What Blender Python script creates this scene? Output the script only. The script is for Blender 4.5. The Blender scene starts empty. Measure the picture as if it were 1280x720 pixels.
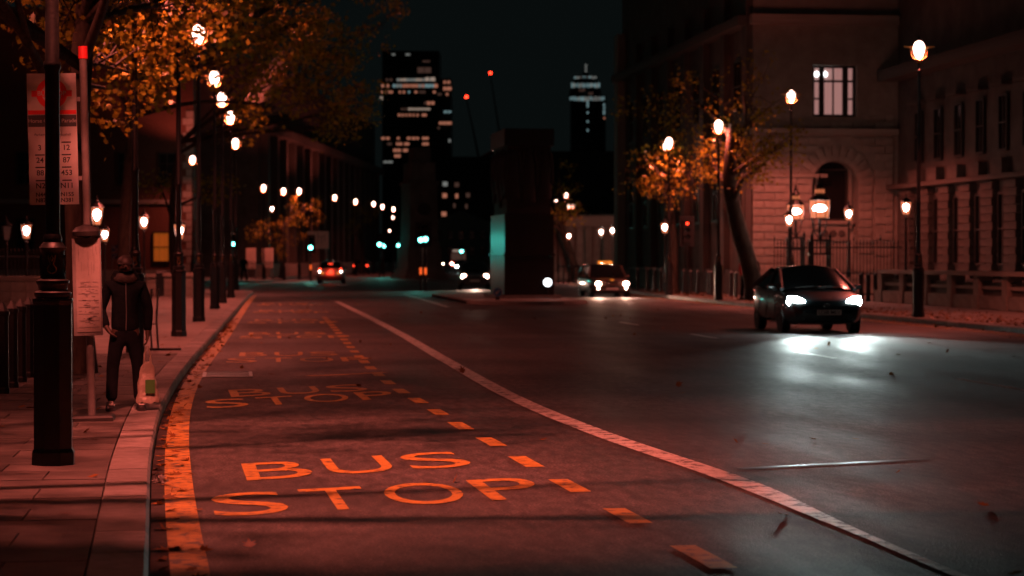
import bpy, bmesh, math, random
import numpy as np
from mathutils import Vector, Matrix
random.seed(11); RNG = np.random.default_rng(5)
S = bpy.context.scene; COL = S.collection
sin, cos, pi, R = math.sin, math.cos, math.pi, math.radians

# ---------------------------------------------------------------- camera
F, HZ, VPX, CH = 2700.0, 322.0, 288.0, 1.7          # focal length in px of a 1280 px picture, horizon row, road vanishing column, eye height
yaw = math.atan((640 - VPX) / F); pitch = math.atan((360 - HZ) / F)
fw = Vector((sin(yaw) * cos(pitch), cos(yaw) * cos(pitch), -sin(pitch)))
rt = Vector((cos(yaw), -sin(yaw), 0)); up = rt.cross(fw); CAM = Vector((0, 0, CH))
cd = bpy.data.cameras.new('camera'); cam = bpy.data.objects.new('camera', cd); COL.objects.link(cam)
cam.matrix_world = Matrix.Translation(CAM) @ Matrix((rt, up, -fw)).transposed().to_4x4()
cd.sensor_width = 36; cd.lens = F / 1280 * 36; cd.clip_start = 0.1; cd.clip_end = 8000
cd.dof.use_dof = True; cd.dof.focus_distance = 19; cd.dof.aperture_fstop = 2.5; cd.dof.aperture_blades = 0
S.camera = cam
def ray(px, py): return fw + rt * ((px - 640) / F) + up * ((360 - py) / F)
def G(px, py, z=0.0):                                # pixel -> point on the ground
    d = ray(px, py); return CAM + d * ((z - CH) / d.z)
def at(px, py, D): return CAM + ray(px, py) * D      # pixel + distance -> point
def foot(px, D, z=0.0):
    p = at(px, 330, D); p.z = z; return p

# ---------------------------------------------------------------- night sky
wd = bpy.data.worlds.new('World'); S.world = wd; wd.use_nodes = True
nt = wd.node_tree; nt.nodes.clear()
o = nt.nodes.new('ShaderNodeOutputWorld'); b = nt.nodes.new('ShaderNodeBackground'); sk = nt.nodes.new('ShaderNodeTexSky')
sk.sky_type = 'NISHITA'; sk.sun_disc = False; sk.sun_elevation = R(-4); sk.sun_rotation = R(150)
b2 = nt.nodes.new('ShaderNodeBackground'); b2.inputs[0].default_value = (0.66, 1.0, 1.0, 1); b2.inputs[1].default_value = 0.0038   # even city sky glow
ad = nt.nodes.new('ShaderNodeAddShader'); b.inputs[1].default_value = 0.006
nt.links.new(sk.outputs[0], b.inputs[0]); nt.links.new(b.outputs[0], ad.inputs[0]); nt.links.new(b2.outputs[0], ad.inputs[1]); nt.links.new(ad.outputs[0], o.inputs[0])
vs = S.view_settings; vs.view_transform = 'Standard'; vs.look = 'None'; vs.gamma = 1.0; vs.exposure = 0.0; vs.use_curve_mapping = False
S.render.resolution_x = 1024; S.render.resolution_y = 576
S.cycles.max_bounces = 5; S.cycles.diffuse_bounces = 1; S.cycles.glossy_bounces = 2; S.cycles.transmission_bounces = 3; S.cycles.transparent_max_bounces = 12
S.cycles.sample_clamp_indirect = 3.0; S.cycles.caustics_reflective = False; S.cycles.caustics_refractive = False
SODIUM = (1.0, 0.165, 0.115); LAMP_W = 2300.0

# ---------------------------------------------------------------- materials
MATS = {}
def M(name, col, col2=None, scale=6.0, rough=0.6, rough2=None, bump=0.0, bscale=None, metal=0.0, stretch=(1, 1, 1), emis=None, estr=0.0, coat=0.0, vary=0.0, trans=0.0, spec=0.5):
    m = bpy.data.materials.new(name); m.use_nodes = True; n = m.node_tree.nodes; l = m.node_tree.links
    p = n['Principled BSDF']; p.inputs['Base Color'].default_value = (*col, 1); p.inputs['Roughness'].default_value = rough; p.inputs['Metallic'].default_value = metal; p.inputs['Specular IOR Level'].default_value = spec
    if coat: p.inputs['Coat Weight'].default_value = coat; p.inputs['Coat Roughness'].default_value = 0.06
    if trans: p.inputs['Transmission Weight'].default_value = trans
    tc = n.new('ShaderNodeTexCoord'); mp = n.new('ShaderNodeMapping'); mp.inputs['Scale'].default_value = stretch; l.new(tc.outputs['Object'], mp.inputs[0])
    if col2:
        t = n.new('ShaderNodeTexNoise'); t.inputs['Scale'].default_value = scale; t.inputs['Detail'].default_value = 7; t.inputs['Roughness'].default_value = 0.62; l.new(mp.outputs[0], t.inputs[0])
        cr = n.new('ShaderNodeValToRGB'); cr.color_ramp.elements[0].position = 0.35; cr.color_ramp.elements[1].position = 0.68
        cr.color_ramp.elements[0].color = (*col, 1); cr.color_ramp.elements[1].color = (*col2, 1); l.new(t.outputs[0], cr.inputs[0])
        out = cr.outputs[0]
        if vary:
            oi = n.new('ShaderNodeObjectInfo'); hs = n.new('ShaderNodeHueSaturation'); mr = n.new('ShaderNodeMapRange')
            mr.inputs[3].default_value = 1 - vary; mr.inputs[4].default_value = 1 + vary
            l.new(oi.outputs['Random'], mr.inputs[0]); l.new(mr.outputs[0], hs.inputs['Value']); l.new(out, hs.inputs['Color']); out = hs.outputs[0]
        l.new(out, p.inputs['Base Color'])
        if rough2 is not None:
            mr2 = n.new('ShaderNodeMapRange'); mr2.inputs[3].default_value = rough; mr2.inputs[4].default_value = rough2; l.new(t.outputs[0], mr2.inputs[0]); l.new(mr2.outputs[0], p.inputs['Roughness'])
    if bump:
        t2 = n.new('ShaderNodeTexNoise'); t2.inputs['Scale'].default_value = bscale or scale * 4; t2.inputs['Detail'].default_value = 5; l.new(mp.outputs[0], t2.inputs[0])
        bp = n.new('ShaderNodeBump'); bp.inputs['Strength'].default_value = bump; bp.inputs['Distance'].default_value = 0.02; l.new(t2.outputs[0], bp.inputs['Height']); l.new(bp.outputs[0], p.inputs['Normal'])
    if emis: p.inputs['Emission Color'].default_value = (*emis, 1); p.inputs['Emission Strength'].default_value = estr
    MATS[name] = m; return m

def glow(name, col, strength):                       # clear glass envelope of a lamp: lets the bulb's light out and shines
    m = bpy.data.materials.new(name); m.use_nodes = True; n = m.node_tree.nodes; l = m.node_tree.links; n.clear()
    o = n.new('ShaderNodeOutputMaterial'); a = n.new('ShaderNodeAddShader'); t = n.new('ShaderNodeBsdfTransparent'); e = n.new('ShaderNodeEmission')
    e.inputs[0].default_value = (*col, 1); e.inputs[1].default_value = strength
    l.new(t.outputs[0], a.inputs[0]); l.new(e.outputs[0], a.inputs[1]); l.new(a.outputs[0], o.inputs[0]); MATS[name] = m; return m

def asphalt():
    m = bpy.data.materials.new('asphalt'); m.use_nodes = True; n = m.node_tree.nodes; l = m.node_tree.links; p = n['Principled BSDF']
    tc = n.new('ShaderNodeTexCoord')
    def noise(sc, st=(1, 1, 1), det=6):
        mp = n.new('ShaderNodeMapping'); mp.inputs['Scale'].default_value = st; l.new(tc.outputs['Object'], mp.inputs[0])
        t = n.new('ShaderNodeTexNoise'); t.inputs['Scale'].default_value = sc; t.inputs['Detail'].default_value = det; l.new(mp.outputs[0], t.inputs[0]); return t
    big = noise(0.35); trk = noise(0.9, (1, 0.12, 1)); fine = noise(48, (1, 1, 1), 5); grain = n.new('ShaderNodeTexVoronoi'); grain.inputs['Scale'].default_value = 85; l.new(tc.outputs['Object'], grain.inputs[0])
    cr = n.new('ShaderNodeValToRGB'); e = cr.color_ramp.elements; e[0].position = 0.3; e[0].color = (0.036, 0.035, 0.034, 1); e[1].position = 0.7; e[1].color = (0.068, 0.064, 0.061, 1); l.new(big.outputs[0], cr.inputs[0])
    cr2 = n.new('ShaderNodeValToRGB'); e = cr2.color_ramp.elements; e[0].position = 0.40; e[0].color = (0.38, 0.38, 0.38, 1); e[1].position = 0.64; e[1].color = (2.1, 2.0, 1.95, 1); l.new(fine.outputs[0], cr2.inputs[0])
    mx = n.new('ShaderNodeMix'); mx.data_type = 'RGBA'; mx.blend_type = 'MULTIPLY'; mx.inputs[0].default_value = 1; l.new(cr.outputs[0], mx.inputs[6]); l.new(cr2.outputs[0], mx.inputs[7])
    shade_bands = noise(0.55, (0.22, 1.0, 1), 4); cr3 = n.new('ShaderNodeValToRGB'); e = cr3.color_ramp.elements; e[0].position = 0.36; e[0].color = (0.55, 0.55, 0.55, 1); e[1].position = 0.62; e[1].color = (1.12, 1.12, 1.12, 1); l.new(shade_bands.outputs[0], cr3.inputs[0])  # bands across the road: tree branch shadows put into the asphalt colour
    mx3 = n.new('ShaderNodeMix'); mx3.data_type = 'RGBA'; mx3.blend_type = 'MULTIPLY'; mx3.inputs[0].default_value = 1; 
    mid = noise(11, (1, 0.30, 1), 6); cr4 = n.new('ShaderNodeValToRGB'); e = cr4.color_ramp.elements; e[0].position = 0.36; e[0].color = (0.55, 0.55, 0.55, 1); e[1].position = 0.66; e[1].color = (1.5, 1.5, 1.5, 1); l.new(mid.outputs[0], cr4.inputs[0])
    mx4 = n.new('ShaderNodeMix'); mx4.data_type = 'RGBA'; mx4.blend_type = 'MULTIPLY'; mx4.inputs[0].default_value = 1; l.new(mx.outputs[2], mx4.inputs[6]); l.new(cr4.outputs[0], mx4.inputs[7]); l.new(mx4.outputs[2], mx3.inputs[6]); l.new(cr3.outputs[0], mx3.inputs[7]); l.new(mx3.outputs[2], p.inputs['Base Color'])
    mr = n.new('ShaderNodeMapRange'); mr.inputs[1].default_value = 0.3; mr.inputs[2].default_value = 0.7; mr.inputs[3].default_value = 0.50; mr.inputs[4].default_value = 0.74; l.new(trk.outputs[0], mr.inputs[0]); l.new(mr.outputs[0], p.inputs['Roughness'])
    ma = n.new('ShaderNodeMath'); ma.operation = 'ADD'; l.new(grain.outputs[0], ma.inputs[0]); l.new(fine.outputs[0], ma.inputs[1])
    bp = n.new('ShaderNodeBump'); bp.inputs['Strength'].default_value = 0.55; bp.inputs['Distance'].default_value = 0.006; l.new(ma.outputs[0], bp.inputs['Height'])
    wv = noise(0.8, (0.25, 1.6, 1), 2); b2 = n.new('ShaderNodeBump'); b2.inputs['Strength'].default_value = 0.35; b2.inputs['Distance'].default_value = 0.03; l.new(wv.outputs[0], b2.inputs['Height']); l.new(bp.outputs[0], b2.inputs['Normal']); l.new(b2.outputs[0], p.inputs['Normal'])
    p.inputs['Specular IOR Level'].default_value = 0.55
    MATS['asphalt'] = m; return m

def paint(name, col, wear=0.42, sc=9.0):             # thermoplastic road paint, worn through to the asphalt in places
    m = bpy.data.materials.new(name); m.use_nodes = True; n = m.node_tree.nodes; l = m.node_tree.links; p = n['Principled BSDF']
    tc = n.new('ShaderNodeTexCoord'); t = n.new('ShaderNodeTexNoise'); t.inputs['Scale'].default_value = sc; t.inputs['Detail'].default_value = 9; t.inputs['Roughness'].default_value = 0.72; l.new(tc.outputs['Object'], t.inputs[0])
    cr = n.new('ShaderNodeValToRGB'); e = cr.color_ramp.elements; e[0].position = wear - 0.05; e[0].color = (0.06, 0.055, 0.05, 1); e[1].position = wear; e[1].color = tuple(c * 0.72 for c in col) + (1,)
    x = cr.color_ramp.elements.new(0.62); x.color = (*col, 1); l.new(t.outputs[0], cr.inputs[0]); l.new(cr.outputs[0], p.inputs['Base Color'])
    p.inputs['Roughness'].default_value = 0.5
    bp = n.new('ShaderNodeBump'); bp.inputs['Strength'].default_value = 0.3; bp.inputs['Distance'].default_value = 0.01; t2 = n.new('ShaderNodeTexNoise'); t2.inputs['Scale'].default_value = 60; l.new(tc.outputs['Object'], t2.inputs[0]); l.new(t2.outputs[0], bp.inputs['Height']); l.new(bp.outputs[0], p.inputs['Normal'])
    MATS[name] = m; return m

def leafmat(name, cols, tr=0.35):
    m = bpy.data.materials.new(name); m.use_nodes = True; n = m.node_tree.nodes; l = m.node_tree.links; n.clear()
    o = n.new('ShaderNodeOutputMaterial'); d = n.new('ShaderNodeBsdfDiffuse'); t = n.new('ShaderNodeBsdfTranslucent'); mx = n.new('ShaderNodeMixShader'); gl = n.new('ShaderNodeBsdfGlossy'); m2 = n.new('ShaderNodeMixShader')
    ge = n.new('ShaderNodeNewGeometry'); cr = n.new('ShaderNodeValToRGB'); cr.color_ramp.interpolation = 'LINEAR'
    e = cr.color_ramp.elements; e[0].color = (*cols[0], 1); e[1].color = (*cols[-1], 1)
    for i in range(1, len(cols) - 1): q = e.new(i / (len(cols) - 1)); q.color = (*cols[i], 1)
    l.new(ge.outputs['Random Per Island'], cr.inputs[0]); l.new(cr.outputs[0], d.inputs[0]); l.new(cr.outputs[0], t.inputs[0]); gl.inputs['Roughness'].default_value = 0.35; gl.inputs[0].default_value = (0.5, 0.5, 0.5, 1)
    mx.inputs[0].default_value = tr; m2.inputs[0].default_value = 0.06
    l.new(d.outputs[0], mx.inputs[1]); l.new(t.outputs[0], mx.inputs[2]); l.new(mx.outputs[0], m2.inputs[1]); l.new(gl.outputs[0], m2.inputs[2]); l.new(m2.outputs[0], o.inputs[0]); MATS[name] = m; return m

asphalt()
paint('yellow_paint', (0.56, 0.31, 0.045), 0.445, 9.0); paint('white_paint', (0.62, 0.61, 0.56), 0.475, 6.0); paint('kerb_yellow', (0.55, 0.30, 0.05), 0.475, 8.0); M('gutter_dirt_and_shade', (0.012, 0.010, 0.009), (0.04, 0.03, 0.024), 6.0, 0.9, bump=0.6, bscale=30)
M('ground', (0.05, 0.05, 0.045), (0.08, 0.08, 0.07), 0.5, 0.9)
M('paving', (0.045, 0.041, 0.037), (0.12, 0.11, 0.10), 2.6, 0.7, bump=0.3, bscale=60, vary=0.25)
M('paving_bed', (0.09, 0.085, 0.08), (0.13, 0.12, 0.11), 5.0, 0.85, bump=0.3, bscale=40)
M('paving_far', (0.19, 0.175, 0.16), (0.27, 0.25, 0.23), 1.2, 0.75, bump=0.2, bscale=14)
M('granite', (0.13, 0.123, 0.115), (0.24, 0.228, 0.215), 7.0, 0.62, bump=0.3, bscale=90, vary=0.28)
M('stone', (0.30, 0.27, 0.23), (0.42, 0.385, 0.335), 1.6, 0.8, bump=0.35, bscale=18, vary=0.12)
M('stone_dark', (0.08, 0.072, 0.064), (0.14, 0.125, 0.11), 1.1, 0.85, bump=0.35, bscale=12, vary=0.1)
M('render_dark', (0.07, 0.06, 0.055), (0.12, 0.105, 0.095), 0.8, 0.85, bump=0.2, bscale=10)
M('brick', (0.12, 0.055, 0.04), (0.2, 0.09, 0.06), 9.0, 0.85, bump=0.3, bscale=40)
M('black_iron', (0.010, 0.013, 0.014), (0.018, 0.022, 0.023), 14.0, 0.42, bump=0.12, bscale=50)
M('gilt', (0.45, 0.26, 0.08), rough=0.4, metal=0.7)
M('steel', (0.42, 0.42, 0.42), (0.5, 0.5, 0.5), 8.0, 0.34, metal=0.8, bump=0.05)
M('print_grey', (0.2, 0.19, 0.18), rough=0.7)
M('grey_paint', (0.17, 0.17, 0.17), (0.22, 0.22, 0.215), 12.0, 0.5, bump=0.05)
M('white_enamel', (0.40, 0.40, 0.385), (0.46, 0.46, 0.44), 8.0, 0.42)
M('sign_red', (0.62, 0.03, 0.03), rough=0.42); M('sign_dark', (0.045, 0.05, 0.055), rough=0.45); M('ink', (0.02, 0.02, 0.022), rough=0.6); M('sign_mauve', (0.42, 0.40, 0.44), rough=0.45)
M('paper', (0.24, 0.23, 0.21), (0.32, 0.31, 0.29), 5.0, 0.7)
M('rubber', (0.02, 0.02, 0.02), rough=0.75, bump=0.2, bscale=40); M('black_plastic', (0.018, 0.018, 0.019), (0.03, 0.03, 0.03), 20.0, 0.5)
M('navy_car', (0.005, 0.010, 0.012), rough=0.35, metal=0.1, coat=0.8); M('silver_car', (0.38, 0.37, 0.36), rough=0.35, metal=0.55, coat=0.7); M('black_car', (0.10, 0.07, 0.055), rough=0.35, metal=0.2, coat=1.0); M('grey_car', (0.08, 0.08, 0.085), rough=0.35, metal=0.4, coat=0.7)
M('car_glass', (0.010, 0.013, 0.014), rough=0.06); M('alloy', (0.30, 0.30, 0.31), rough=0.35, metal=0.9); M('chrome', (0.6, 0.6, 0.6), rough=0.12, metal=1.0); M('plate', (0.75, 0.74, 0.68), rough=0.4)
M('bark', (0.035, 0.027, 0.02), (0.10, 0.08, 0.06), 7.0, 0.9, bump=0.7, bscale=16, stretch=(1, 1, 0.35))
M('window_dark', (0.012, 0.013, 0.014), rough=0.12); M('sash', (0.035, 0.033, 0.03), rough=0.5); M('sash_white', (0.5, 0.48, 0.44), rough=0.5)
M('curtain', (0.35, 0.28, 0.25), (0.42, 0.33, 0.3), 3.0, 0.8, stretch=(9, 9, 0.2), emis=(0.75, 0.36, 0.33), estr=0.42)
M('curtain_orange', (0.5, 0.2, 0.05), (0.12, 0.04, 0.02), 3.0, 0.8, stretch=(5, 5, 0.1), emis=(1.0, 0.2, 0.02), estr=0.20)
M('bronze', (0.012, 0.012, 0.011), (0.02, 0.019, 0.017), 3.0, 0.30, metal=0.0, bump=0.06, bscale=5); M('bronze_rough', (0.010, 0.010, 0.009), (0.016, 0.015, 0.014), 6.0, 0.7, bump=0.3)
M('tower_glass', (0.006, 0.008, 0.009), rough=0.4)
M('hoarding', (0.62, 0.5, 0.42), (0.7, 0.58, 0.5), 0.8, 0.7); M('jacket', (0.005, 0.008, 0.010), (0.009, 0.013, 0.016), 8.0, 0.85, bump=0.5, bscale=18, spec=0.08); M('jeans', (0.005, 0.006, 0.008), (0.008, 0.010, 0.013), 9.0, 0.9, bump=0.3, bscale=30, spec=0.08)
M('skin', (0.06, 0.038, 0.028), rough=0.55); M('hair', (0.012, 0.010, 0.009), rough=0.6); M('shoe', (0.015, 0.016, 0.018), rough=0.5); M('lace', (0.62, 0.6, 0.58), rough=0.7); M('scarf', (0.02, 0.02, 0.02), (0.06, 0.055, 0.05), 18.0, 0.9, bump=0.5)
M('bag_plastic', (0.30, 0.26, 0.2), (0.42, 0.38, 0.32), 10.0, 0.35, bump=0.7, bscale=22, trans=0.25); M('bag_green', (0.05, 0.16, 0.04), rough=0.4); M('red_cloth', (0.5, 0.02, 0.02), rough=0.8); M('blue_sign', (0.02, 0.16, 0.36), rough=0.35)
glow('globe_glass', (1.0, 0.55, 0.44), 6.0); glow('lantern_glass', (1.0, 0.42, 0.26), 4.6)
glow('lantern_pane', (1.0, 0.25, 0.10), 0.42); glow('bulb', (1.0, 0.72, 0.62), 14.0); glow('green_signal', (0.16, 1.0, 0.85), 7.0); glow('red_signal', (1.0, 0.03, 0.01), 5.0); glow('tail_red', (1.0, 0.05, 0.02), 3.0)
glow('headlamp', (0.86, 1.0, 0.98), 60.0); glow('headlamp_warm', (1.0, 0.55, 0.40), 26.0); glow('amber', (1.0, 0.25, 0.02), 0.55); glow('white_lamp', (0.85, 0.95, 1.0), 3.0); glow('reflector_orange', (1.0, 0.12, 0.02), 0.55)
for nm, c, s in (('win_warm', (1.0, 0.36, 0.22), .34), ('win_pale', (0.9, 0.66, 0.52), .32), ('win_cool', (0.5, 0.8, 0.85), .26), ('win_dim', (0.8, 0.4, 0.3), .06), ('win_grey', (0.6, 0.62, 0.58), .26)): M(nm, (0.1, 0.1, 0.1), rough=0.4, emis=c, estr=s)
leafmat('leaves', [(0.40, 0.26, 0.03), (0.46, 0.40, 0.03), (0.28, 0.28, 0.03), (0.50, 0.42, 0.04), (0.24, 0.13, 0.03)])
leafmat('litter', [(0.22, 0.09, 0.03), (0.30, 0.14, 0.03), (0.14, 0.07, 0.03), (0.34, 0.17, 0.05)], 0.15)

# ---------------------------------------------------------------- mesh helpers
class MB:
    def __init__(s): s.v = []; s.f = []
    def add(s, vs, fs):
        k = len(s.v); s.v += [tuple(v) for v in vs]; s.f += [tuple(k + i for i in f) for f in fs]; return s
    def box(s, c, d, rz=0.0, taper=1.0, rx=0.0):
        m = Matrix.Rotation(rz, 3, 'Z') @ Matrix.Rotation(rx, 3, 'X'); vs = []
        for sx, sy, sz in ((-1,-1,-1),(1,-1,-1),(1,1,-1),(-1,1,-1),(-1,-1,1),(1,-1,1),(1,1,1),(-1,1,1)):
            t = taper if sz > 0 else 1.0
            vs.append(m @ Vector((sx*d[0]/2*t, sy*d[1]/2*t, sz*d[2]/2)) + Vector(c))
        return s.add(vs, ((0,3,2,1),(4,5,6,7),(0,1,5,4),(1,2,6,5),(2,3,7,6),(3,0,4,7)))
    def chamfer(s, c, d, b=0.01, rz=0.0):                # box with a chamfered top edge
        x, y, z = d[0]/2, d[1]/2, d[2]; m = Matrix.Rotation(rz, 3, 'Z'); vs = []
        for ex, ez in ((0, 0), (0, z - b), (b, z)):
            for sx, sy in ((-1,-1),(1,-1),(1,1),(-1,1)): vs.append(m @ Vector((sx*(x-ex), sy*(y-ex), ez - z/2)) + Vector(c))
        fs = [(0,3,2,1), (8,9,10,11)]
        for k in (0, 4):
            for i in range(4): j = (i+1) % 4; fs.append((k+i, k+j, k+4+j, k+4+i))
        return s.add(vs, fs)
    def lathe(s, prof, seg=16, c=(0, 0, 0), sq=0.0, rot=0.0):
        k = len(prof); vs = []; c = Vector(c)
        for i in range(seg):
            a = 2*pi*i/seg + rot
            for r, z in prof: vs.append((c.x + r*cos(a), c.y + r*sin(a), c.z + z))
        fs = []
        for i in range(seg):
            j = (i+1) % seg
            for q in range(k-1): fs.append((i*k+q, j*k+q, j*k+q+1, i*k+q+1))
        fs.append(tuple(i*k for i in range(seg))[::-1]); fs.append(tuple(i*k+k-1 for i in range(seg)))
        return s.add(vs, fs)
    def tube(s, pts, r, seg=8, r2=None):
        pts = [Vector(p) for p in pts]; n = len(pts); vs = []; fs = []
        for i, p in enumerate(pts):
            d = (pts[min(i+1, n-1)] - pts[max(i-1, 0)]).normalized()
            a = d.orthogonal().normalized() if i == 0 else (pa - d * pa.dot(d)).normalized()
            pa = a; bq = d.cross(a)
            if isinstance(r, (list, tuple)): rr = r[i]
            else: rr = r + ((r2 if r2 is not None else r) - r) * i / (n - 1)
            for q in range(seg): t = 2*pi*q/seg; vs.append(p + (a*cos(t) + bq*sin(t)) * rr)
        for i in range(n-1):
            for q in range(seg): w = (q+1) % seg; fs.append((i*seg+q, i*seg+w, (i+1)*seg+w, (i+1)*seg+q))
        fs.append(tuple(range(seg))[::-1]); fs.append(tuple((n-1)*seg+q for q in range(seg)))
        return s.add(vs, fs)
    def prism(s, poly, z0, z1, mat=None):                # polygon in (x, y) pulled from z0 to z1, moved by a matrix
        n = len(poly); vs = [Vector((x, y, z0)) for x, y in poly] + [Vector((x, y, z1)) for x, y in poly]
        if mat is not None: vs = [mat @ v for v in vs]
        fs = [tuple(range(n))[::-1], tuple(range(n, 2*n))] + [(i, (i+1) % n, n+(i+1) % n, n+i) for i in range(n)]
        return s.add(vs, fs)
    def loft(s, rings, cap=True):
        n = len(rings[0]); vs = [v for r in rings for v in r]; fs = []
        for i in range(len(rings)-1):
            for q in range(n): w = (q+1) % n; fs.append((i*n+q, i*n+w, (i+1)*n+w, (i+1)*n+q))
        if cap: fs.append(tuple(range(n))[::-1]); fs.append(tuple((len(rings)-1)*n+q for q in range(n)))
        return s.add(vs, fs)
    def mesh(s, name, smooth=0):
        me = bpy.data.meshes.new(name); me.from_pydata(s.v, [], s.f); me.update()
        bm = bmesh.new(); bm.from_mesh(me); bmesh.ops.recalc_face_normals(bm, faces=bm.faces)
        if smooth:
            for f in bm.faces: f.smooth = True
            for e in bm.edges: e.smooth = len(e.link_faces) == 2 and e.calc_face_angle(0) < R(smooth)
        bm.to_mesh(me); bm.free(); return me
    def build(s, name, mat, parent=None, smooth=0, loc=None):
        return obj(name, s.mesh(name, smooth), mat, parent, loc)
def obj(name, me, mat, parent=None, loc=None):
    o = bpy.data.objects.new(name, me); COL.objects.link(o)
    if mat is not None and me is not None and not me.materials: me.materials.append(MATS[mat])
    if parent is not None: o.parent = parent
    if loc is not None: o.location = loc
    return o
def tag(o, label=None, cat=None, group=None, kind=None):
    if label: o['label'] = label
    if cat: o['category'] = cat
    if group: o['group'] = group
    if kind: o['kind'] = kind
    return o
def thing(name, label, cat, loc=(0, 0, 0), rz=0.0, group=None):
    o = bpy.data.objects.new(name, None); COL.objects.link(o); o.location = loc; o.rotation_euler = (0, 0, rz); return tag(o, label, cat, group)
def copy_tree(o, parent=None):
    c = o.copy(); COL.objects.link(c); c.parent = parent
    for ch in o.children: copy_tree(ch, c)
    return c
def place(proto, used, loc, rz, label, group=None):
    o = proto if not used else copy_tree(proto); used.append(1)
    o.location = loc; o.rotation_euler = (0, 0, rz); o['label'] = label
    if group: o['group'] = group
    return o
UNIT = {}
def unit_box(mat, bev=0.0):                              # shared one-metre block, origin at its centre
    k = (mat, bev)
    if k not in UNIT:
        me = (MB().box((0, 0, 0), (1, 1, 1)) if not bev else MB().chamfer((0, 0, 0), (1, 1, 1), bev)).mesh('block'); me.materials.append(MATS[mat]); UNIT[k] = me
    return UNIT[k]
def block(name, mat, parent, c, d, rot=None, bev=0.0):
    o = bpy.data.objects.new(name, unit_box(mat, bev)); COL.objects.link(o); o.parent = parent; o.location = c; o.scale = d
    if rot is not None: o.rotation_euler = rot
    return o
def lamp_light(name, parent, loc, watts, col=SODIUM, radius=0.14):
    ld = bpy.data.lights.new(name, 'POINT'); ld.energy = watts; ld.color = col; ld.shadow_soft_size = radius
    o = bpy.data.objects.new(name, ld); COL.objects.link(o); o.parent = parent; o.location = loc; o.visible_camera = False; return o
def spot_light(name, parent, loc, tgt, watts, col, ang, blend=0.6, radius=0.06):
    ld = bpy.data.lights.new(name, 'SPOT'); ld.energy = watts; ld.color = col; ld.spot_size = R(ang); ld.spot_blend = blend; ld.shadow_soft_size = radius
    o = bpy.data.objects.new(name, ld); COL.objects.link(o); o.parent = parent; o.location = loc
    o.rotation_euler = (Vector(tgt) - Vector(loc)).to_track_quat('-Z', 'Y').to_euler(); o.visible_camera = False; return o
def text_mesh(txt, size=1.0, spacing=1.0, bold=0.0, align='CENTER'):
    cu = bpy.data.curves.new('lettering', 'FONT'); cu.body = txt; cu.size = size; cu.space_character = spacing; cu.align_x = align; cu.align_y = 'CENTER'; cu.offset = bold; cu.resolution_u = 6
    to = bpy.data.objects.new('lettering', cu); COL.objects.link(to); bpy.context.view_layer.update()
    me = bpy.data.meshes.new_from_object(to.evaluated_get(bpy.context.evaluated_depsgraph_get())); bpy.data.objects.remove(to); me.materials.clear(); return me
def lettering(name, txt, mat, parent, loc, size, rot=(R(90), 0, 0), bold=0.0, spacing=1.0):
    me = text_mesh(txt, size, spacing, bold); o = obj(name, me, mat, parent, loc); o.rotation_euler = rot; return o
def smooth_path(pts, step=0.5):
    pts = [Vector(p) for p in pts]; out = []
    for i in range(len(pts)-1):
        p0, p1, p2, p3 = pts[max(i-1, 0)], pts[i], pts[i+1], pts[min(i+2, len(pts)-1)]
        n = max(1, int((p2-p1).length / step))
        for k in range(n):
            t = k/n; out.append(0.5*((2*p1) + (p2-p0)*t + (2*p0-5*p1+4*p2-p3)*t*t + (3*p1-p0-3*p2+p3)*t**3))
    out.append(pts[-1]); return out
def resample(path, ds):
    out = [path[0]]; acc = 0.0
    for a, b in zip(path, path[1:]):
        L = (b-a).length
        while acc + L >= ds and L > 1e-9:
            t = (ds-acc)/L; a = a + (b-a)*t; out.append(a.copy()); L = (b-a).length; acc = 0.0
        acc += L
    return out
ORD = 'first second third fourth fifth sixth seventh eighth ninth tenth eleventh twelfth thirteenth fourteenth fifteenth sixteenth seventeenth eighteenth nineteenth twentieth'.split()
# ================================================================ the setting
gr = MB().add([(-4000, -600, -0.06), (4000, -600, -0.06), (4000, 7000, -0.06), (-4000, 7000, -0.06)], [(0, 1, 2, 3)]).build('ground', 'ground'); tag(gr, kind='structure')
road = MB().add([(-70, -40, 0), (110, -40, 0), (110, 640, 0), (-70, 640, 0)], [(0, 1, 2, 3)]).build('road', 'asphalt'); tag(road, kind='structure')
KT = 0.125
def offset(path, d):                                     # to the left of the walking direction when d > 0
    out = []
    for i, p in enumerate(path):
        t = (path[min(i+1, len(path)-1)] - path[max(i-1, 0)]).normalized(); out.append(p + Vector((-t.y, t.x, 0)) * d)
    return out
def kerb_stones(parent, path, side, length, y0, y1, w=0.30):
    ps = resample(path, length); inn = offset(ps, w * side); n = 0
    for i in range(len(ps)-1):
        if not (y0 <= ps[i].y <= y1): continue
        a, b, c, d = ps[i], ps[i+1], inn[i+1], inn[i]
        e = (b-a).normalized() * 0.008; h = KT + random.uniform(-0.003, 0.003)
        o = (a-d).normalized()*0.02
        lo = [a+e, b-e, c-e, d+e]; hi = [a+e-o, b-e-o, c-e, d+e]
        vs = [Vector((p.x, p.y, 0)) for p in lo] + [Vector((p.x, p.y, h-0.03)) for p in lo] + [Vector((p.x, p.y, h)) for p in hi]
        fs = [(0,1,2,3), (8,9,10,11)] + [(k+q, k+(q+1) % 4, k+4+(q+1) % 4, k+4+q) for k in (0, 4) for q in range(4)]
        MB().add(vs, fs).build('kerb_stone', 'granite', parent); n += 1
    return inn
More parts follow.
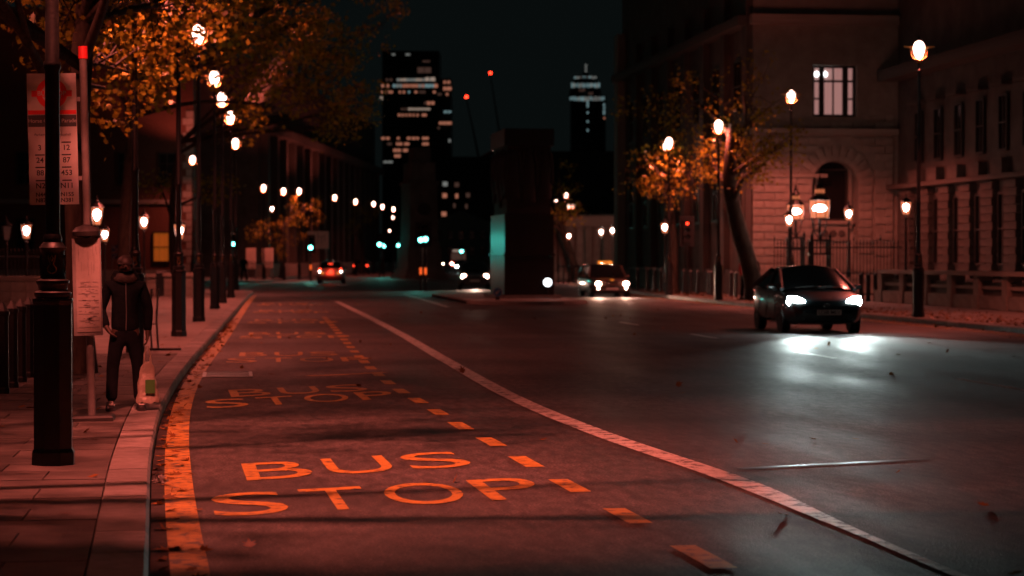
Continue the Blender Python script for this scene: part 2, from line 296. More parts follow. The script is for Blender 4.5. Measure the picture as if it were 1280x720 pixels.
def sheet(name, edge, far_pts, z, mat):                  # pavement surface between a kerb path and a far edge
    vs = [Vector((p.x, p.y, z)) for p in edge] + [Vector((p.x, p.y, z)) for p in far_pts]; n = len(edge)
    lo = [Vector((v.x, v.y, -0.02)) for v in vs]
    fs = [(i, i+1, n+i+1, n+i) for i in range(n-1)] + [(i, i+1, 2*n+i+1, 2*n+i) for i in range(n-1)]
    return MB().add(vs + lo, fs).build(name, mat)

# --- left pavement: kerb line read off the photograph's ground
kp = [(178, 900), (184, 760), (186, 690), (187, 640), (188, 600), (193, 560), (203, 520), (224, 480), (246, 450), (273, 418), (293, 394), (307, 377), (316, 368)]
kerbL = smooth_path([G(x, y) for x, y in kp], 0.4)
e = kerbL[-1]; kerbL += smooth_path([e, e + Vector((-0.1, 3.2, 0)), e + Vector((-1.6, 5.4, 0)), e + Vector((-4.5, 6.4, 0)), e + Vector((-22, 6.8, 0))], 0.6)[1:]
innL = offset(kerbL, 0.30)
pavL = sheet('pavement', offset(kerbL, 0.297), [Vector((min(-22, p.x - 1), min(p.y, kerbL[-1].y), 0)) for p in kerbL], 0.098, 'paving_bed'); tag(pavL, kind='structure')
kerb_stones(pavL, kerbL, 1, 0.92, 0, 118)
ki = [(p.y, p.x) for p in innL if p.y < e.y + 2]
def kx(y):
    for (a, xa), (b, xb) in zip(ki, ki[1:]):
        if a <= y <= b and b > a: return xa + (xb-xa)*(y-a)/(b-a)
    return ki[-1][1]
y = 7.2; r = 0; nsl = 0
while y < 36:
    lim = min(kx(y), kx(y+0.6)) - 0.012; x1 = lim - (0.0 if r % 2 else 0.0); w = 0.75 if r % 2 else 0.42; xr = lim
    xleft = at(-40, 400, y).x
    while xr > xleft - 0.8 and nsl < 298:
        h = 0.026 + random.uniform(-0.0022, 0.0022)
        if xr == lim:
            MB().prism([(xr-w+0.005, y+0.005), (kx(y)-0.012, y+0.005), (kx(y+0.6)-0.012, y+0.596), (xr-w+0.005, y+0.596)], 0.098, 0.098+h).build('paving_slab', 'paving', pavL); nsl += 1; xr -= w; w = 0.75; continue
        block('paving_slab', 'paving', pavL, (xr - w/2, y+0.3, 0.098 + h/2), (w-0.009, 0.591, h)); nsl += 1
        xr -= w; w = 0.75
    y += 0.6; r += 1
fb = MB(); yy = y
pf = [p for p in innL if p.y > y]; pf = [Vector((kx(y), y, 0))] + pf
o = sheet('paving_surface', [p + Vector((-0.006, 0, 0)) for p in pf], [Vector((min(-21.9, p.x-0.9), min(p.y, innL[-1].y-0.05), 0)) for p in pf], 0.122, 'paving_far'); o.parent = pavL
# --- far left pavement, beyond the side street
fk = smooth_path([Vector((-30, 150, 0)), Vector((-6, 150.5, 0)), G(318, 353.5), G(352, 350), G(402, 344), G(440, 338), G(474, 334), G(502, 331), G(520, 328.5)], 2.0)
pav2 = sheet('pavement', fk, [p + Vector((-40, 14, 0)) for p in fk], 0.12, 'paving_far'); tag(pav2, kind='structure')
# --- right pavement
kr = smooth_path([Vector(p) for p in ((17.45, -20, 0), (17.45, 20, 0), (17.6, 48, 0), (17.95, 80, 0), (18.5, 95, 0), (20.4, 120, 0), (24.3, 155, 0), (40, 300, 0), (52, 420, 0))], 0.9)
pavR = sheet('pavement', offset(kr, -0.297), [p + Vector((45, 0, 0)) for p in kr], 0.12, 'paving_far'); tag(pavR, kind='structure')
kerb_stones(pavR, kr, -1, 0.92, 38, 130)
MB().loft([[Vector((p.x, p.y, 0)), Vector((p.x, p.y, 0.124)), Vector((q.x, q.y, 0.124)), Vector((q.x, q.y, 0))] for p, q in zip(kr, offset(kr, -0.3)) if p.y < 37.5]).build('kerb_run', 'granite', pavR)
MB().loft([[Vector((p.x, p.y, 0)), Vector((p.x, p.y, 0.124)), Vector((q.x, q.y, 0.124)), Vector((q.x, q.y, 0))] for p, q in zip(kr, offset(kr, -0.3)) if p.y > 131.5]).build('kerb_run', 'granite', pavR)
# --- traffic island of the memorial
isl_c, isl_w, isl_y0, isl_y1 = 10.9, 2.2, 77.0, 96.0
poly = []
for i in range(13): a = pi + pi*i/12; poly.append((isl_c + isl_w*cos(a), isl_y0 + isl_w + isl_w*sin(a)))
for i in range(13): a = pi*i/12; poly.append((isl_c + isl_w*cos(a), isl_y1 - isl_w + isl_w*sin(a)))
isl = MB().prism(poly, 0, 0.122).build('traffic_island', 'paving_far'); tag(isl, kind='structure')
rim = [Vector((x, y, 0)) for x, y in poly] + [Vector((*poly[0], 0))]
kerb_stones(isl, [p for p in resample(rim, 0.15)], 1, 0.9, 70, 99, w=0.25)

# --- road markings, children of the road
ZM = 0.004
def ribbon(name, mat, pts, w, z=ZM, parent=road):
    a = offset(pts, 0.5); b = offset(pts, -0.5); n = len(pts); f = w if callable(w) else (lambda p: w)
    a = [p + (q-p)*f(p) for p, q in zip(pts, a)]; b = [p + (q-p)*f(p) for p, q in zip(pts, b)]
    vs = [Vector((p.x, p.y, z)) for p in a] + [Vector((p.x, p.y, z)) for p in b]
    return MB().add(vs, [(i, i+1, n+i+1, n+i) for i in range(n-1)]).build(name, mat, parent)
wl = smooth_path([G(x, y) for x, y in ((1420, 812), (1205, 720), (1118, 684), (1044, 652), (960, 618), (921, 600), (868, 577), (805, 549), (743, 522), (690, 497), (640, 473.5+15), (590, 459), (545, 436), (500, 413), (460, 394), (419, 376.5))], 0.5)
wl = [p for i, p in enumerate(wl)]
ribbon('bus_lane_line', 'white_paint', smooth_path([G(x, y) for x, y in ((1420, 812), (1180, 712), (1035, 650), (918, 600), (745, 540), (640, 496), (560, 452), (500, 417), (460, 396), (421, 377))], 0.5), lambda p: 0.225 if p.y > 15.5 else max(0.08, 0.225 - (15.5 - p.y)*0.055))
ribbon('gutter_dirt_and_shade', 'gutter_dirt_and_shade', [p for p in offset(kerbL, -0.075) if 5 < p.y < 70], 0.15, z=0.003)  # dark strip: gutter dirt, with the kerb's shadow put into its colour
ky = smooth_path([G(x, y) for x, y in ((248, 830), (238, 720), (229, 660), (223, 600), (222, 550), (227, 512), (238, 482), (254, 456), (279, 424), (297, 398), (310, 379), (318, 369.5))], 0.4)
ribbon('kerbside_line', 'kerb_yellow', ky, 0.21, z=0.005)
dl = smooth_path([G(x, y) for x, y in ((1090, 820), (905, 711), (853, 682.5), (806, 657), (767, 636), (730, 617), (700, 601), (655, 576), (615, 553), (580, 535), (552, 518), (528, 504), (495, 485), (470, 466), (447, 444), (428, 422), (415, 407), (405, 396))], 0.1)
acc = 0; start = None; cur = []
# nearest dash begins at row 711: walk along the path painting one metre in every 1.93
L = 0.0; i0 = min(range(len(dl)), key=lambda i: (dl[i]-G(905, 711)).length); dash = []
per, mark = 1.93, 1.02
lens = [0.0]
for a, b in zip(dl, dl[1:]): lens.append(lens[-1] + (b-a).length)
for k in range(-3, 34):
    s0 = lens[i0] + k*per; seg = [p for p, q in zip(dl, lens) if s0 <= q <= s0+mark]
    if len(seg) >= 3: ribbon('dash', 'yellow_paint', seg, 0.155)
ribbon('bay_end_line', 'yellow_paint', [G(384, 470), G(430, 468.5), G(481, 465.5)], 0.16)
for yy in (20, 29, 38, 47, 56): ribbon('lane_dash', 'white_paint', [Vector((10.0+0.003*yy, yy-2.6, 0)), Vector((10.02+0.003*yy, yy+0.2, 0))], 0.10)
ribbon('lane_line', 'white_paint', smooth_path([G(x, y) for x, y in ((505, 368), (540, 378), (560, 384))], 1.0), 0.12)
for dx in (0.45, 0.72): ribbon('kerbside_line', 'kerb_yellow', [p + Vector((-dx, 0, 0)) for p in kr if 24 < p.y < 140], 0.10, z=0.005)
ribbon('junction_line', 'white_paint', [G(384, 354), G(390, 358)], 0.5)

def road_word(txt, O, u, v, h, width):                   # big road letters: O = lower left corner, u across, v along the road
    cell = {'B': 1.0, 'U': 1.02, 'S': 1.0, 'T': 0.92, 'O': 1.12, 'P': 0.95}
    tot = sum(cell[c] for c in txt); x = 0.0
    for c in txt:
        me = text_mesh(c, 1.0, 1.0, 0.0, 'LEFT'); co = np.array([q.co[:] for q in me.vertices]); mn = co.min(0); mx = co.max(0)
        cw = cell[c]/tot*width; gw = cw*0.80
        for q in me.vertices:
            a = (q.co.x-mn[0])/(mx[0]-mn[0])*gw + x + cw*0.08; bq = (q.co.y-mn[1])/(mx[1]-mn[1])*h; p = O + u*a + v*bq; q.co = (p.x, p.y, ZM + 0.001)
        o = obj('letter', me, 'yellow_paint', road); x += cw
def bay_text(px0, py0, px1, py1, bx0, by0, bx1, by1, hs, hb):
    for txt, (xa, ya, xb, yb), h in (('STOP', (px0, py0, px1, py1), hs), ('BUS', (bx0, by0, bx1, by1), hb)):
        O = G(xa, ya); E = G(xb, yb); u = (E-O); wd = u.length; u.normalize(); v = (G(291+(xa-288)*1.0, ya)*0 + Vector((-0.028, 1, 0))).normalized(); road_word(txt, O, u, v, h, wd)
bay_text(258, 648, 707, 620.5, 300, 602, 606, 582, 1.38, 1.36)
bay_text(253, 511.5, 506, 497.5, 284, 497, 469, 488, 1.45, 1.40)
for Dm in (35.2, 45.6, 56.0, 66.5, 77.0):
    xl = kx(Dm) + 0.75
    for txt, dy, w, ins in (('STOP', 0, 2.5, 0.0), ('BUS', 2.2, 1.85, 0.22)): road_word(txt, Vector((xl+ins, Dm+dy, 0)), Vector((0.995, 0.06, 0)), Vector((0.02, 1, 0)), 1.5, w)
# seams and the gully grating
def ridge(pts, w, h):
    a = offset(pts, w/2); b = offset(pts, -w/2); n = len(pts)
    vs = [Vector((p.x, p.y, 0.001)) for p in a] + [Vector((p.x, p.y, h)) for p in pts] + [Vector((p.x, p.y, 0.001)) for p in b]
    return MB().add(vs, [(i, i+1, n+i+1, n+i) for i in range(n-1)] + [(n+i, n+i+1, 2*n+i+1, 2*n+i) for i in range(n-1)]).build('tar_ridge', 'steel', road)
M('tar', (0.03, 0.03, 0.03), rough=0.36)
ribbon('tar_seam', 'tar', [G(925, 586), G(1000, 582), G(1070, 578.5), G(1120, 576), G(1160, 573.5)], 0.11, z=0.0042)
g0 = G(253, 469.5); gt = thing('drain_grating', 'rectangular iron drain grating set in the road beside the kerb line', 'drain', (g0.x + 0.36, g0.y, 0.004))
mb = MB()
for sx, sy, dx, dy in ((0, -0.65, 0.70, 0.05), (0, 0.65, 0.70, 0.05), (0, 0, 0.6, 0.06), (-0.33, 0, 0.05, 1.25), (0.33, 0, 0.05, 1.25)): mb.box((sx, sy, 0.008), (dx, dy, 0.016))
mb.build('frame', 'steel', gt)
for i in range(18): MB().box((0, -0.58 + i*0.068, 0.005), (0.60, 0.032, 0.010)).build('bar', 'steel', gt)

# ================================================================ buildings
def sash_window(parent, c, w, h, ax, mats=('window_dark', 'sash'), cols=2, rows=2, depth=0.06, curtain=None, name='window'):
    """window in a wall; ax = unit vector along the wall; outward normal = ax x z turned towards the viewer"""
    ax = Vector(ax); nz = Vector((ax.y, -ax.x, 0)); m = Matrix((ax, nz, Vector((0, 0, 1)))).transposed().to_4x4(); m.translation = Vector(c)
    t = obj(name, MB().box((0, 0, 0), (w, 0.02, h)).mesh('window'), mats[0], parent); t.matrix_local = m
    if curtain:
        cb = MB(); k = 18
        vs = [(-w/2 + w*i/k, 0.016 + 0.02*(i % 2), z) for z in (-h/2, h/2) for i in range(k+1)]
        cb.add(vs, [(i, i+1, k+1+i+1, k+1+i) for i in range(k)]).build('curtain', curtain, t)
    mb = MB(); fwid = 0.055
    for sx in (-1, 1): mb.box((sx*w/2, depth, 0), (fwid*1.6, 0.07, h+fwid))
    for sz in (-1, 1): mb.box((0, depth+0.002, sz*h/2), (w, 0.07, fwid*1.6))
    mb.build('frame', mats[1], t)
    mb = MB()
    for i in range(1, cols): mb.box((-w/2 + w*i/cols, depth+0.004, 0), (fwid, 0.05, h))
    for i in range(1, rows): mb.box((0, depth+0.006, -h/2 + h*i/rows), (w, 0.05, fwid))
    if cols > 1 or rows > 1: mb.build('glazing_bars', mats[1], t)
    return t

# --- stone building facing the camera across the gated street (arched window, lit window above)
B1y = 88.0; XA, XB = 21.6, 27.6
b1 = thing('stone_building', 'rusticated stone government building with one lit upper window and arched recess below', 'building', (XA, B1y, 0))
zt = 19.0; aw = (25.05-XA, 1.02)      # arch centre (local x) and half width of the recess
ac, ar, az0, az1 = 25.12-XA, 1.0, 1.9, 4.75
# wall shell with the arched hole: pieces around it
wall = MB()
wall.box(((ac-ar)/2, 0.4, az1/2 + 0.6), (ac-ar, 0.8, az1 + 1.2)); wall.box(((ac+ar+6.0)/2, 0.4, az1/2 + 0.6), (6.0-ac-ar, 0.8, az1 + 1.2)); wall.box((ac, 0.4, az0/2), (2*ar, 0.8, az0))
N = 14
for i in range(N):                                        # spandrels over the arch
    a0, a1 = pi*i/N, pi*(i+1)/N; x0, x1 = ac+ar*cos(a0), ac+ar*cos(a1); z0, z1 = az1+ar*sin(a0), az1+ar*sin(a1)
    vs = [(x0, 0, z0), (x1, 0, z1), (x1, 0, az1+1.2), (x0, 0, az1+1.2), (x0, 0.8, z0), (x1, 0.8, z1), (x1, 0.8, az1+1.2), (x0, 0.8, az1+1.2)]
    wall.add(vs, [(0,1,2,3), (0,4,5,1), (4,7,6,5)])
zl0, zl1 = 7.6, 9.75; lx0, lx1 = 24.15-XA, 26.05-XA
zz = az1 + 1.2
wall.box((3.0, 0.4, (zz+zl0)/2), (6.0, 0.8, zl0-zz)); wall.box((lx0/2, 0.4, (zl0+zl1)/2), (lx0, 0.8, zl1-zl0)); wall.box(((lx1+6)/2, 0.4, (zl0+zl1)/2), (6-lx1, 0.8, zl1-zl0)); wall.box((3.0, 0.4, (zl1+zt)/2), (6.0, 0.8, zt-zl1))
wall.box((7.3, 0.4, zt/2), (2.6, 0.8, zt))              # long side along the main road
wall.build('wall', 'stone', b1); MB().box((0.4, 15.6, zt/2), (0.8, 29.5, zt)).build('side_wall', 'stone_dark', b1)  # side wall in darker stone than the front: its shade put into the colour
MB().box((ac, 0.62, (az0+az1+ar)/2), (2*ar, 0.06, az1+ar-az0)).build('recess_back', 'stone', b1)
sash_window(b1, (ac+0.05, 0.56, 4.35), 1.15, 2.1, (1, 0, 0), cols=1, rows=1)
mb = MB(); mb.add([(ac+0.05+0.575*cos(pi*i/8), 0.57, 5.4+0.32*sin(pi*i/8)) for i in range(9)], [tuple(range(9))]); mb.build('arched_light', 'window_dark', b1)
for sx in (-1, 1): block('jamb', 'stone', b1, (ac+0.05+sx*0.72, 0.50, 4.2), (0.16, 0.16, 2.6))
block('sill', 'stone', b1, (ac+0.05, 0.46, 3.18), (1.7, 0.22, 0.14)); block('apron_panel', 'stone', b1, (ac+0.05, 0.54, 2.7), (1.3, 0.1, 0.6))
for sx in (-1, 0, 1): MB().lathe([(0.10, 0), (0.15, 0.03), (0.10, 0.06)], 10).build('roundel', 'stone_dark', b1, loc=(ac+0.05+sx*0.36, 0.47, 2.72)).rotation_euler = (R(90), 0, 0)
for i in range(13):                                       # voussoirs
    a = pi*(i+0.5)/13; rr = ar+0.33
    block('voussoir', 'stone', b1, (ac+rr*cos(a), -0.035, az1+rr*sin(a)), (0.64, 0.09, 0.285), (0, -a, 0))
nb = 0
for j in range(21):                                       # rusticated courses
    z = 0.95 + j*0.33; x = -0.05; off = 0.45 if j % 2 else 0.0; k = 0
    while x < 6.0:
        w = (0.5 if (k == 0 and j % 2) else 0.95); x1 = min(x+w, 6.02); cx = (x+x1)/2
        inside = (abs(cx-ac) < ar+0.64+(x1-x)/2-0.12 and az0-0.3 < z < az1) or ((cx-ac)**2 + (z-az1)**2)**0.5 < ar+0.86
        if not inside and x1-x > 0.15 and not (zl0-0.3 < z < zl1+0.3 and lx0-0.3 < cx < lx1+0.3):
            block('stone_block', 'stone', b1, (cx, -0.025, z), (x1-x-0.05, 0.10, 0.285)); nb += 1
        x = x1; k += 1
for sx in (-1, 1):                                        # piers beside the recess
    for j in range(8): block('stone_block', 'stone', b1, (ac+sx*(ar+0.3), -0.032, 2.05+j*0.36), (0.56, 0.07, 0.325))
block('string_course', 'stone', b1, (2.98, -0.25, 6.95), (6.25, 0.55, 0.24)); block('string_course', 'stone', b1, (1.55, -0.09, 5.12), (3.2, 0.16, 0.14)); block('cornice', 'stone', b1, (2.98, -0.25, 11.6), (6.3, 0.5, 0.4))
w = sash_window(b1, ((lx0+lx1)/2, 0.30, (zl0+zl1)/2), lx1-lx0-0.16, zl1-zl0-0.12, (1, 0, 0), cols=1, rows=1, curtain='curtain')
mb = MB(); mb2 = MB()
for x_, w_ in ((-0.52, 0.22), (-0.02, 0.06), (0.50, 0.24)): mb.box((x_, 0.085, 0), (w_, 0.06, 2.02))
for z_ in (0.42,): mb.box((0, 0.09, z_), (1.74, 0.055, 0.09))
for sx in (-0.73, 0.74): mb.box((sx, 0.092, -0.32), (0.28, 0.05, 0.07))
mb.build('mullions', 'sash', w)
for x_ in (-0.72, -0.36): MB().lathe([(0.03, -0.11), (0.10, -0.07), (0.11, 0.02), (0.05, 0.1)], 10).build('ceiling_lamp', 'white_lamp', w, loc=(x_, 0.04, 0.72))
for j in range(7):                                        # side along the road: pilasters and dark windows
    yy = 2.4 + j*4.1
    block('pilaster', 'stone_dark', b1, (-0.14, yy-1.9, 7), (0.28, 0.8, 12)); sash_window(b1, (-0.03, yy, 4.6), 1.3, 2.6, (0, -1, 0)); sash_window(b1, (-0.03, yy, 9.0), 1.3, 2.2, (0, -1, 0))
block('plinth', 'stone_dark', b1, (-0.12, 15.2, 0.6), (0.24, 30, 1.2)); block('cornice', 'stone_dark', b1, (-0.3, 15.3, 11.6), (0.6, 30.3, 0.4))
block('corner_pilaster', 'stone', b1, (-0.22, 29.9, 7), (0.44, 1.1, 14))

# --- palace-like facade on the right, along the pavement
FX = 27.6
b2 = thing('long_stone_facade', 'long dark stone facade with tall narrow windows behind the low balustrade wall', 'building', (FX, 0, 0))
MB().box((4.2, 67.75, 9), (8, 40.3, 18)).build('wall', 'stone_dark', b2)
bays = [48.6 + 2.42*i for i in range(16)]
for i, yb in enumerate(bays):
    vis = yb > 70
    sash_window(b2, (0.17, yb, 2.75), 0.82, 2.6, (0, -1, 0)); sash_window(b2, (0.17, yb, 6.6), 0.82, 2.0, (0, -1, 0))
    block('window_hood', 'stone_dark', b2, (0.0, yb, 8.0), (0.42, 1.3, 0.16)); block('pediment', 'stone_dark', b2, (0.02, yb, 5.0), (0.34, 1.1, 0.5))
    if vis:
        for j in range(12): block('stone_block', 'stone_dark', b2, (0.1, yb+1.21, 1.05 + j*0.3), (0.36 + 0.03*(j % 2), 1.18 if j % 2 else 1.3, 0.272))
    else: block('pier', 'stone_dark', b2, (0.1, yb+1.21, 2.7), (0.36, 1.24, 3.5))
block('plinth', 'stone_dark', b2, (0.02, 67.75, 0.45), (0.5, 40.4, 0.9)); block('string_course', 'stone_dark', b2, (0.0, 67.75, 4.64), (0.6, 40.4, 0.18)); block('cornice', 'stone_dark', b2, (-0.2, 67.75, 9.3), (1.0, 40.4, 0.45))

# --- low balustrade wall on the right
wx = 22.9
bw = thing('balustrade_wall', 'low stone wall with square piers and coping along the right pavement', 'wall', (wx, 0, 0.12))
MB().box((0.16, 62.5, 0.21), (0.42, 25, 0.42)).build('base', 'stone', bw); MB().box((0.18, 62.5, 0.62), (0.16, 24.9, 0.42)).build('panel', 'stone_dark', bw)
for i in range(11):
    yy = 49.4 + i*2.49; block('pier', 'stone', bw, (0.17, yy, 0.72), (0.46, 0.46, 0.6)); block('pier_base', 'stone', bw, (0.14, yy, 0.215), (0.5, 0.56, 0.43))
    if i < 10:
        block('rail', 'stone', bw, (0.16, yy+1.245, 0.66), (0.26, 2.02, 0.10)); block('base_stone', 'stone', bw, (-0.055, yy+0.80, 0.2), (0.03, 0.9, 0.34)); block('base_stone', 'stone', bw, (-0.055, yy+1.72, 0.2), (0.03, 0.9, 0.34))
for i in range(10): block('coping_stone', 'stone', bw, (0.16, 49.4 + 1.245 + i*2.49, 1.09), (0.62, 2.475, 0.13))

# --- building across the side street on the left, facing the camera
b3 = thing('street_corner_building', 'dark brick building with an orange curtained window beyond the side street', 'building', (-16, 126, 0))
XR = 13.9
MB().box((XR/2, 4, 8), (XR, 8, 16)).build('wall', 'brick', b3)
for j in range(24): block('quoin', 'stone', b3, (XR - (0.2 if j % 2 else 0.3), -0.03, 0.3 + j*0.42), (0.42 if j % 2 else 0.62, 0.1, 0.38))
p = at(202.5, 309, 125.9); sash_window(b3, (p.x+16, -0.03, p.z), 0.92, 1.7, (1, 0, 0), mats=('window_dark', 'sash'), cols=1, rows=2, curtain='curtain_orange')
for x_ in (1.5, 4.4, 7.2): sash_window(b3, (x_, -0.03, 3.0), 0.95, 1.8, (1, 0, 0), cols=2, rows=3)
for x_ in (1.5, 4.4, 7.2, 10.1, 12.4): sash_window(b3, (x_, -0.03, 6.8), 0.95, 1.8, (1, 0, 0), cols=2, rows=3)
block('string_course', 'stone', b3, (XR/2, -0.08, 4.9), (XR, 0.2, 0.25)); block('plinth', 'stone', b3, (XR/2, -0.05, 0.5), (XR, 0.14, 1.0))
for j in range(3): sash_window(b3, (XR+0.03, 1.6+2.3*j, 3.0), 0.9, 1.8, (0, 1, 0), cols=2, rows=2)

# --- pillared facade along the bend on the left
pa, pb = Vector((2.5, 178, 0)), Vector((18.0, 268, 0)); ax = (pb-pa).normalized(); LB = (pb-pa).length
b4 = thing('pillared_building', 'tall pillared stone building behind the pale billboard on the far left side', 'building', pa, math.atan2(ax.y, ax.x))
MB().box((LB/2, 5.2, 9), (LB, 10, 18)).build('wall', 'stone_dark', b4)
for i in range(18):
    x_ = 1.5 + i*5.2
    if x_ < LB-1: block('pillar', 'stone_dark', b4, (x_, 0.0, 6.5), (1.3, 0.9, 11)); sash_window(b4, (x_+2.6, 0.14, 4.2), 1.6, 3.2, (1, 0, 0)); sash_window(b4, (x_+2.6, 0.14, 9.2), 1.6, 2.6, (1, 0, 0))
block('cornice', 'stone_dark', b4, (LB/2, -0.3, 12.3), (LB, 1.4, 0.7)); block('plinth', 'stone', b4, (LB/2, -0.15, 0.6), (LB, 1.2, 1.2))

# --- distant office block with lit rows
def tower(name, label, x0, x1, ytop, D, parts):
    a = at(x0, 330, D); b = at(x1, 330, D); h = at(0, ytop, D).z; u = (b-a); u.z = 0; wdt = u.length; u.normalize()
    t = thing(name, label, 'building', (a.x, a.y, 0), math.atan2(u.y, u.x)); MB().box((wdt/2, 14, h/2), (wdt, 28, h)).build('wall', 'tower_glass', t); return t, a, u
def lit(t, a, u, D, px, py, w, h, mat):
    p = at(px, py, D); x = (p-a).dot(u); k = D/F
    block('lit_window', mat, t, (x, -0.06, p.z), (w*k, 0.1, h*k))
Dt = 900.0
t1, a1, u1 = tower('office_tower', 'dark office tower with rows of small lit windows behind the left tree', 478, 549, 64, Dt, None)
MB().box(((at(556, 300, Dt)-a1).dot(u1), 14, at(0, 98, Dt).z/2), (15*Dt/F, 24, at(0, 98, Dt).z)).build('wing', 'tower_glass', t1)
def row(y, xs, mat, w=3.0, h=3.2):
    for x in xs: lit(t1, a1, u1, Dt, x, y, w*random.uniform(.8, 1.15), h, random.choice(mat) if isinstance(mat, (list, tuple)) else mat)
wm = ['win_warm', 'win_warm', 'win_pale']
row(68.5, (492, 510), 'win_grey', 5, 2); row(77, (531, 535), 'win_dim', 5, 2); row(88, (528, 533, 537, 524), 'win_dim', 4, 7)
row(100, (484, 489), 'win_dim'); row(100, range(498, 545, 4), ['win_pale', 'win_grey'], 3.4); row(99, (534, 541), 'win_pale', 5, 4.2)
row(107.5, (478.5, 485), 'win_warm', 3.4, 3.6); row(107.5, range(493, 530, 4), ['win_warm', 'win_cool', 'win_warm', 'win_grey'], 3.2, 3.8); row(107.5, (529, 533, 537, 541), 'win_cool', 3.4, 4); row(107.5, (545,), 'win_warm', 4, 4.4)
row(115.3, (477.5, 482.5, 486, 489.5, 500, 505, 520), 'win_warm', 3, 3); row(115.3, (511.5,), 'win_cool', 3, 3); row(115.3, (543,), 'win_warm', 3, 3); row(115.3, (526, 530), 'win_dim', 4, 3)
row(123, (477,), 'win_pale', 4, 4); row(129, (536, 541), 'win_warm', 4, 4); row(129, (532,), 'win_dim', 4, 3.4); row(136.5, range(512, 538, 4), 'win_pale', 3.4, 2.6); row(136.5, (503, 507), 'win_dim', 3, 2.6)
row(144, (499, 503.5, 508, 512.5, 517, 522), 'win_warm', 2.8, 3.2); row(144, (529, 532), 'win_warm', 3, 3); row(173, (479, 485, 498, 511, 517, 522, 530, 534), 'win_warm', 4, 3); row(180, (497, 501, 507, 510, 530, 534), 'win_warm', 3.4, 3.2); row(180, (487,), 'win_dim', 6, 3)
row(188, (494, 499, 506, 509), 'win_warm', 4, 3.6); row(188, (532,), 'win_warm', 4, 3); row(195, (495, 499), 'win_warm', 4, 3.6); row(202.5, (482, 488), 'win_grey', 6, 2.4)
row(103, (556, 561), 'win_warm', 3.6, 3.4); row(111, (556, 560, 563), 'win_warm', 3.4, 4); row(118, (549.5,), 'win_dim', 5, 3); row(118, (559,), 'win_warm', 3, 3); row(140, (557, 562), 'win_cool', 4, 2.6); row(154, (551, 555.5, 560, 563), 'win_warm', 3.6, 3.4); row(176, (562,), 'win_grey', 3, 4); row(160, (548.5,), 'win_dim', 2.4, 3)
rl = MB().lathe([(0.1, -.4), (0.45, -.2), (0.45, .2), (0.1, .4)], 8).build('warning_light', 'red_signal', t1); rl.location = ((at(522, 67.5, Dt)-a1).dot(u1), 0.5, at(0, 67.0, Dt).z)
D2 = 1500.0
t2, a2, u2 = tower('round_top_tower', 'slender far tower with cool lit top floors against the black sky', 714, 757, 120, D2, None)
k2 = D2/F
MB().lathe([(21*k2, 0), (20*k2, 10*k2), (15*k2, 18*k2), (12*k2, 25*k2), (3*k2, 30*k2), (1.2*k2, 40*k2)], 16).build('crown', 'tower_glass', t2, loc=((at(733, 300, D2)-a2).dot(u2), 26, at(0, 120, D2).z))
def frow(y, x0, x1, st, mats, h=2.6):
    x = x0
    while x < x1: lit(t2, a2, u2, D2, x, y + random.uniform(-.5, .5), st*random.uniform(.45, .9), h*random.uniform(.7, 1.2), random.choice(mats)); x += st
frow(97, 718.5, 745, 2.6, ['win_grey', 'win_cool', 'win_dim']); frow(107, 715, 750, 2.4, ['win_grey', 'win_cool'], 5); frow(113, 724, 731, 3, ['win_dim']); frow(123.5, 713, 757, 2.6, ['win_grey', 'win_cool'], 5); frow(117, 737, 742, 3, ['win_dim'])
for y_ in (82, 85.5, 89): lit(t2, a2, u2, D2, 732.3, y_, 2, 2.4, 'win_grey')
for x_, ys in ((734.5, (127, 130, 133, 141, 152, 163)), (755, (131, 135, 139, 142))):
    for y_ in ys: lit(t2, a2, u2, D2, x_, y_, 2.2, 2.6, 'win_cool')
lit(t2, a2, u2, D2, 755.3, 148, 2, 2.4, 'win_warm')
# --- cranes with red lights
def crane(label, px, py, D, jx, jy):
    b = foot(px+16, D); k = D/F; t = thing('tower_crane', label, 'crane', b, 0, 'cranes over the far roofs'); top = at(px, py, D) - b; zt_ = at(0, 200, D).z
    MB().box((0, 0, zt_/2), (1.6, 1.6, zt_)).build('mast', 'tower_glass', t); MB().tube([(0, 0, zt_), (top.x*0.5, 0, (zt_+top.z)/2), top], 0.4, 6, 0.2).build('jib', 'tower_glass', t)
    MB().tube([(0, 0, zt_), (9, 0, zt_+5)], 0.9, 6).build('counter_jib', 'tower_glass', t); MB().box((8, 0, zt_+2.5), (3.4, 2.2, 3)).build('counterweight', 'tower_glass', t)
    MB().lathe([(0.1, -.5), (0.5, -.25), (0.5, .3), (0.1, .55)], 8).build('warning_light', 'red_signal', t, loc=top + Vector((0, 0, .8)))
crane('luffing crane with the higher red light, right of the office tower', 613, 94, 820, 0, 0); crane('luffing crane with the lower red light, beside the office tower', 583, 124, 760, 0, 0)
# --- mid-distance block and pedimented house at the end of the road
D3 = 520.0
t3, a3, u3 = tower('far_office_block', 'dark far block with a few square orange windows above the traffic', 536, 622, 196, D3, None)
for x_, y_, w_, m_ in ((556.5, 230, 6, 'win_grey'), (571, 231, 5.5, 'win_dim'), (536.5, 242, 3.5, 'win_warm'), (541.5, 242, 5.5, 'win_warm'), (556, 244.5, 5.5, 'win_warm'), (571, 245, 3.5, 'win_warm'), (585, 244, 5, 'win_dim'), (543.5, 267.5, 5.5, 'win_warm'), (555, 267.5, 6, 'win_warm'), (578.5, 269, 5, 'win_warm'), (568, 257, 3, 'win_dim'), (583, 258, 3, 'win_dim')): lit(t3, a3, u3, D3, x_, y_, w_, 5.5, m_)
D4 = 430.0
t4, a4, u4 = tower('pedimented_house', 'pale stone house with low pediment at the far end of the road', 540, 612, 277, D4, None)
t4.children[0].data.materials[0] = MATS['stone']; wd4 = 72*D4/F
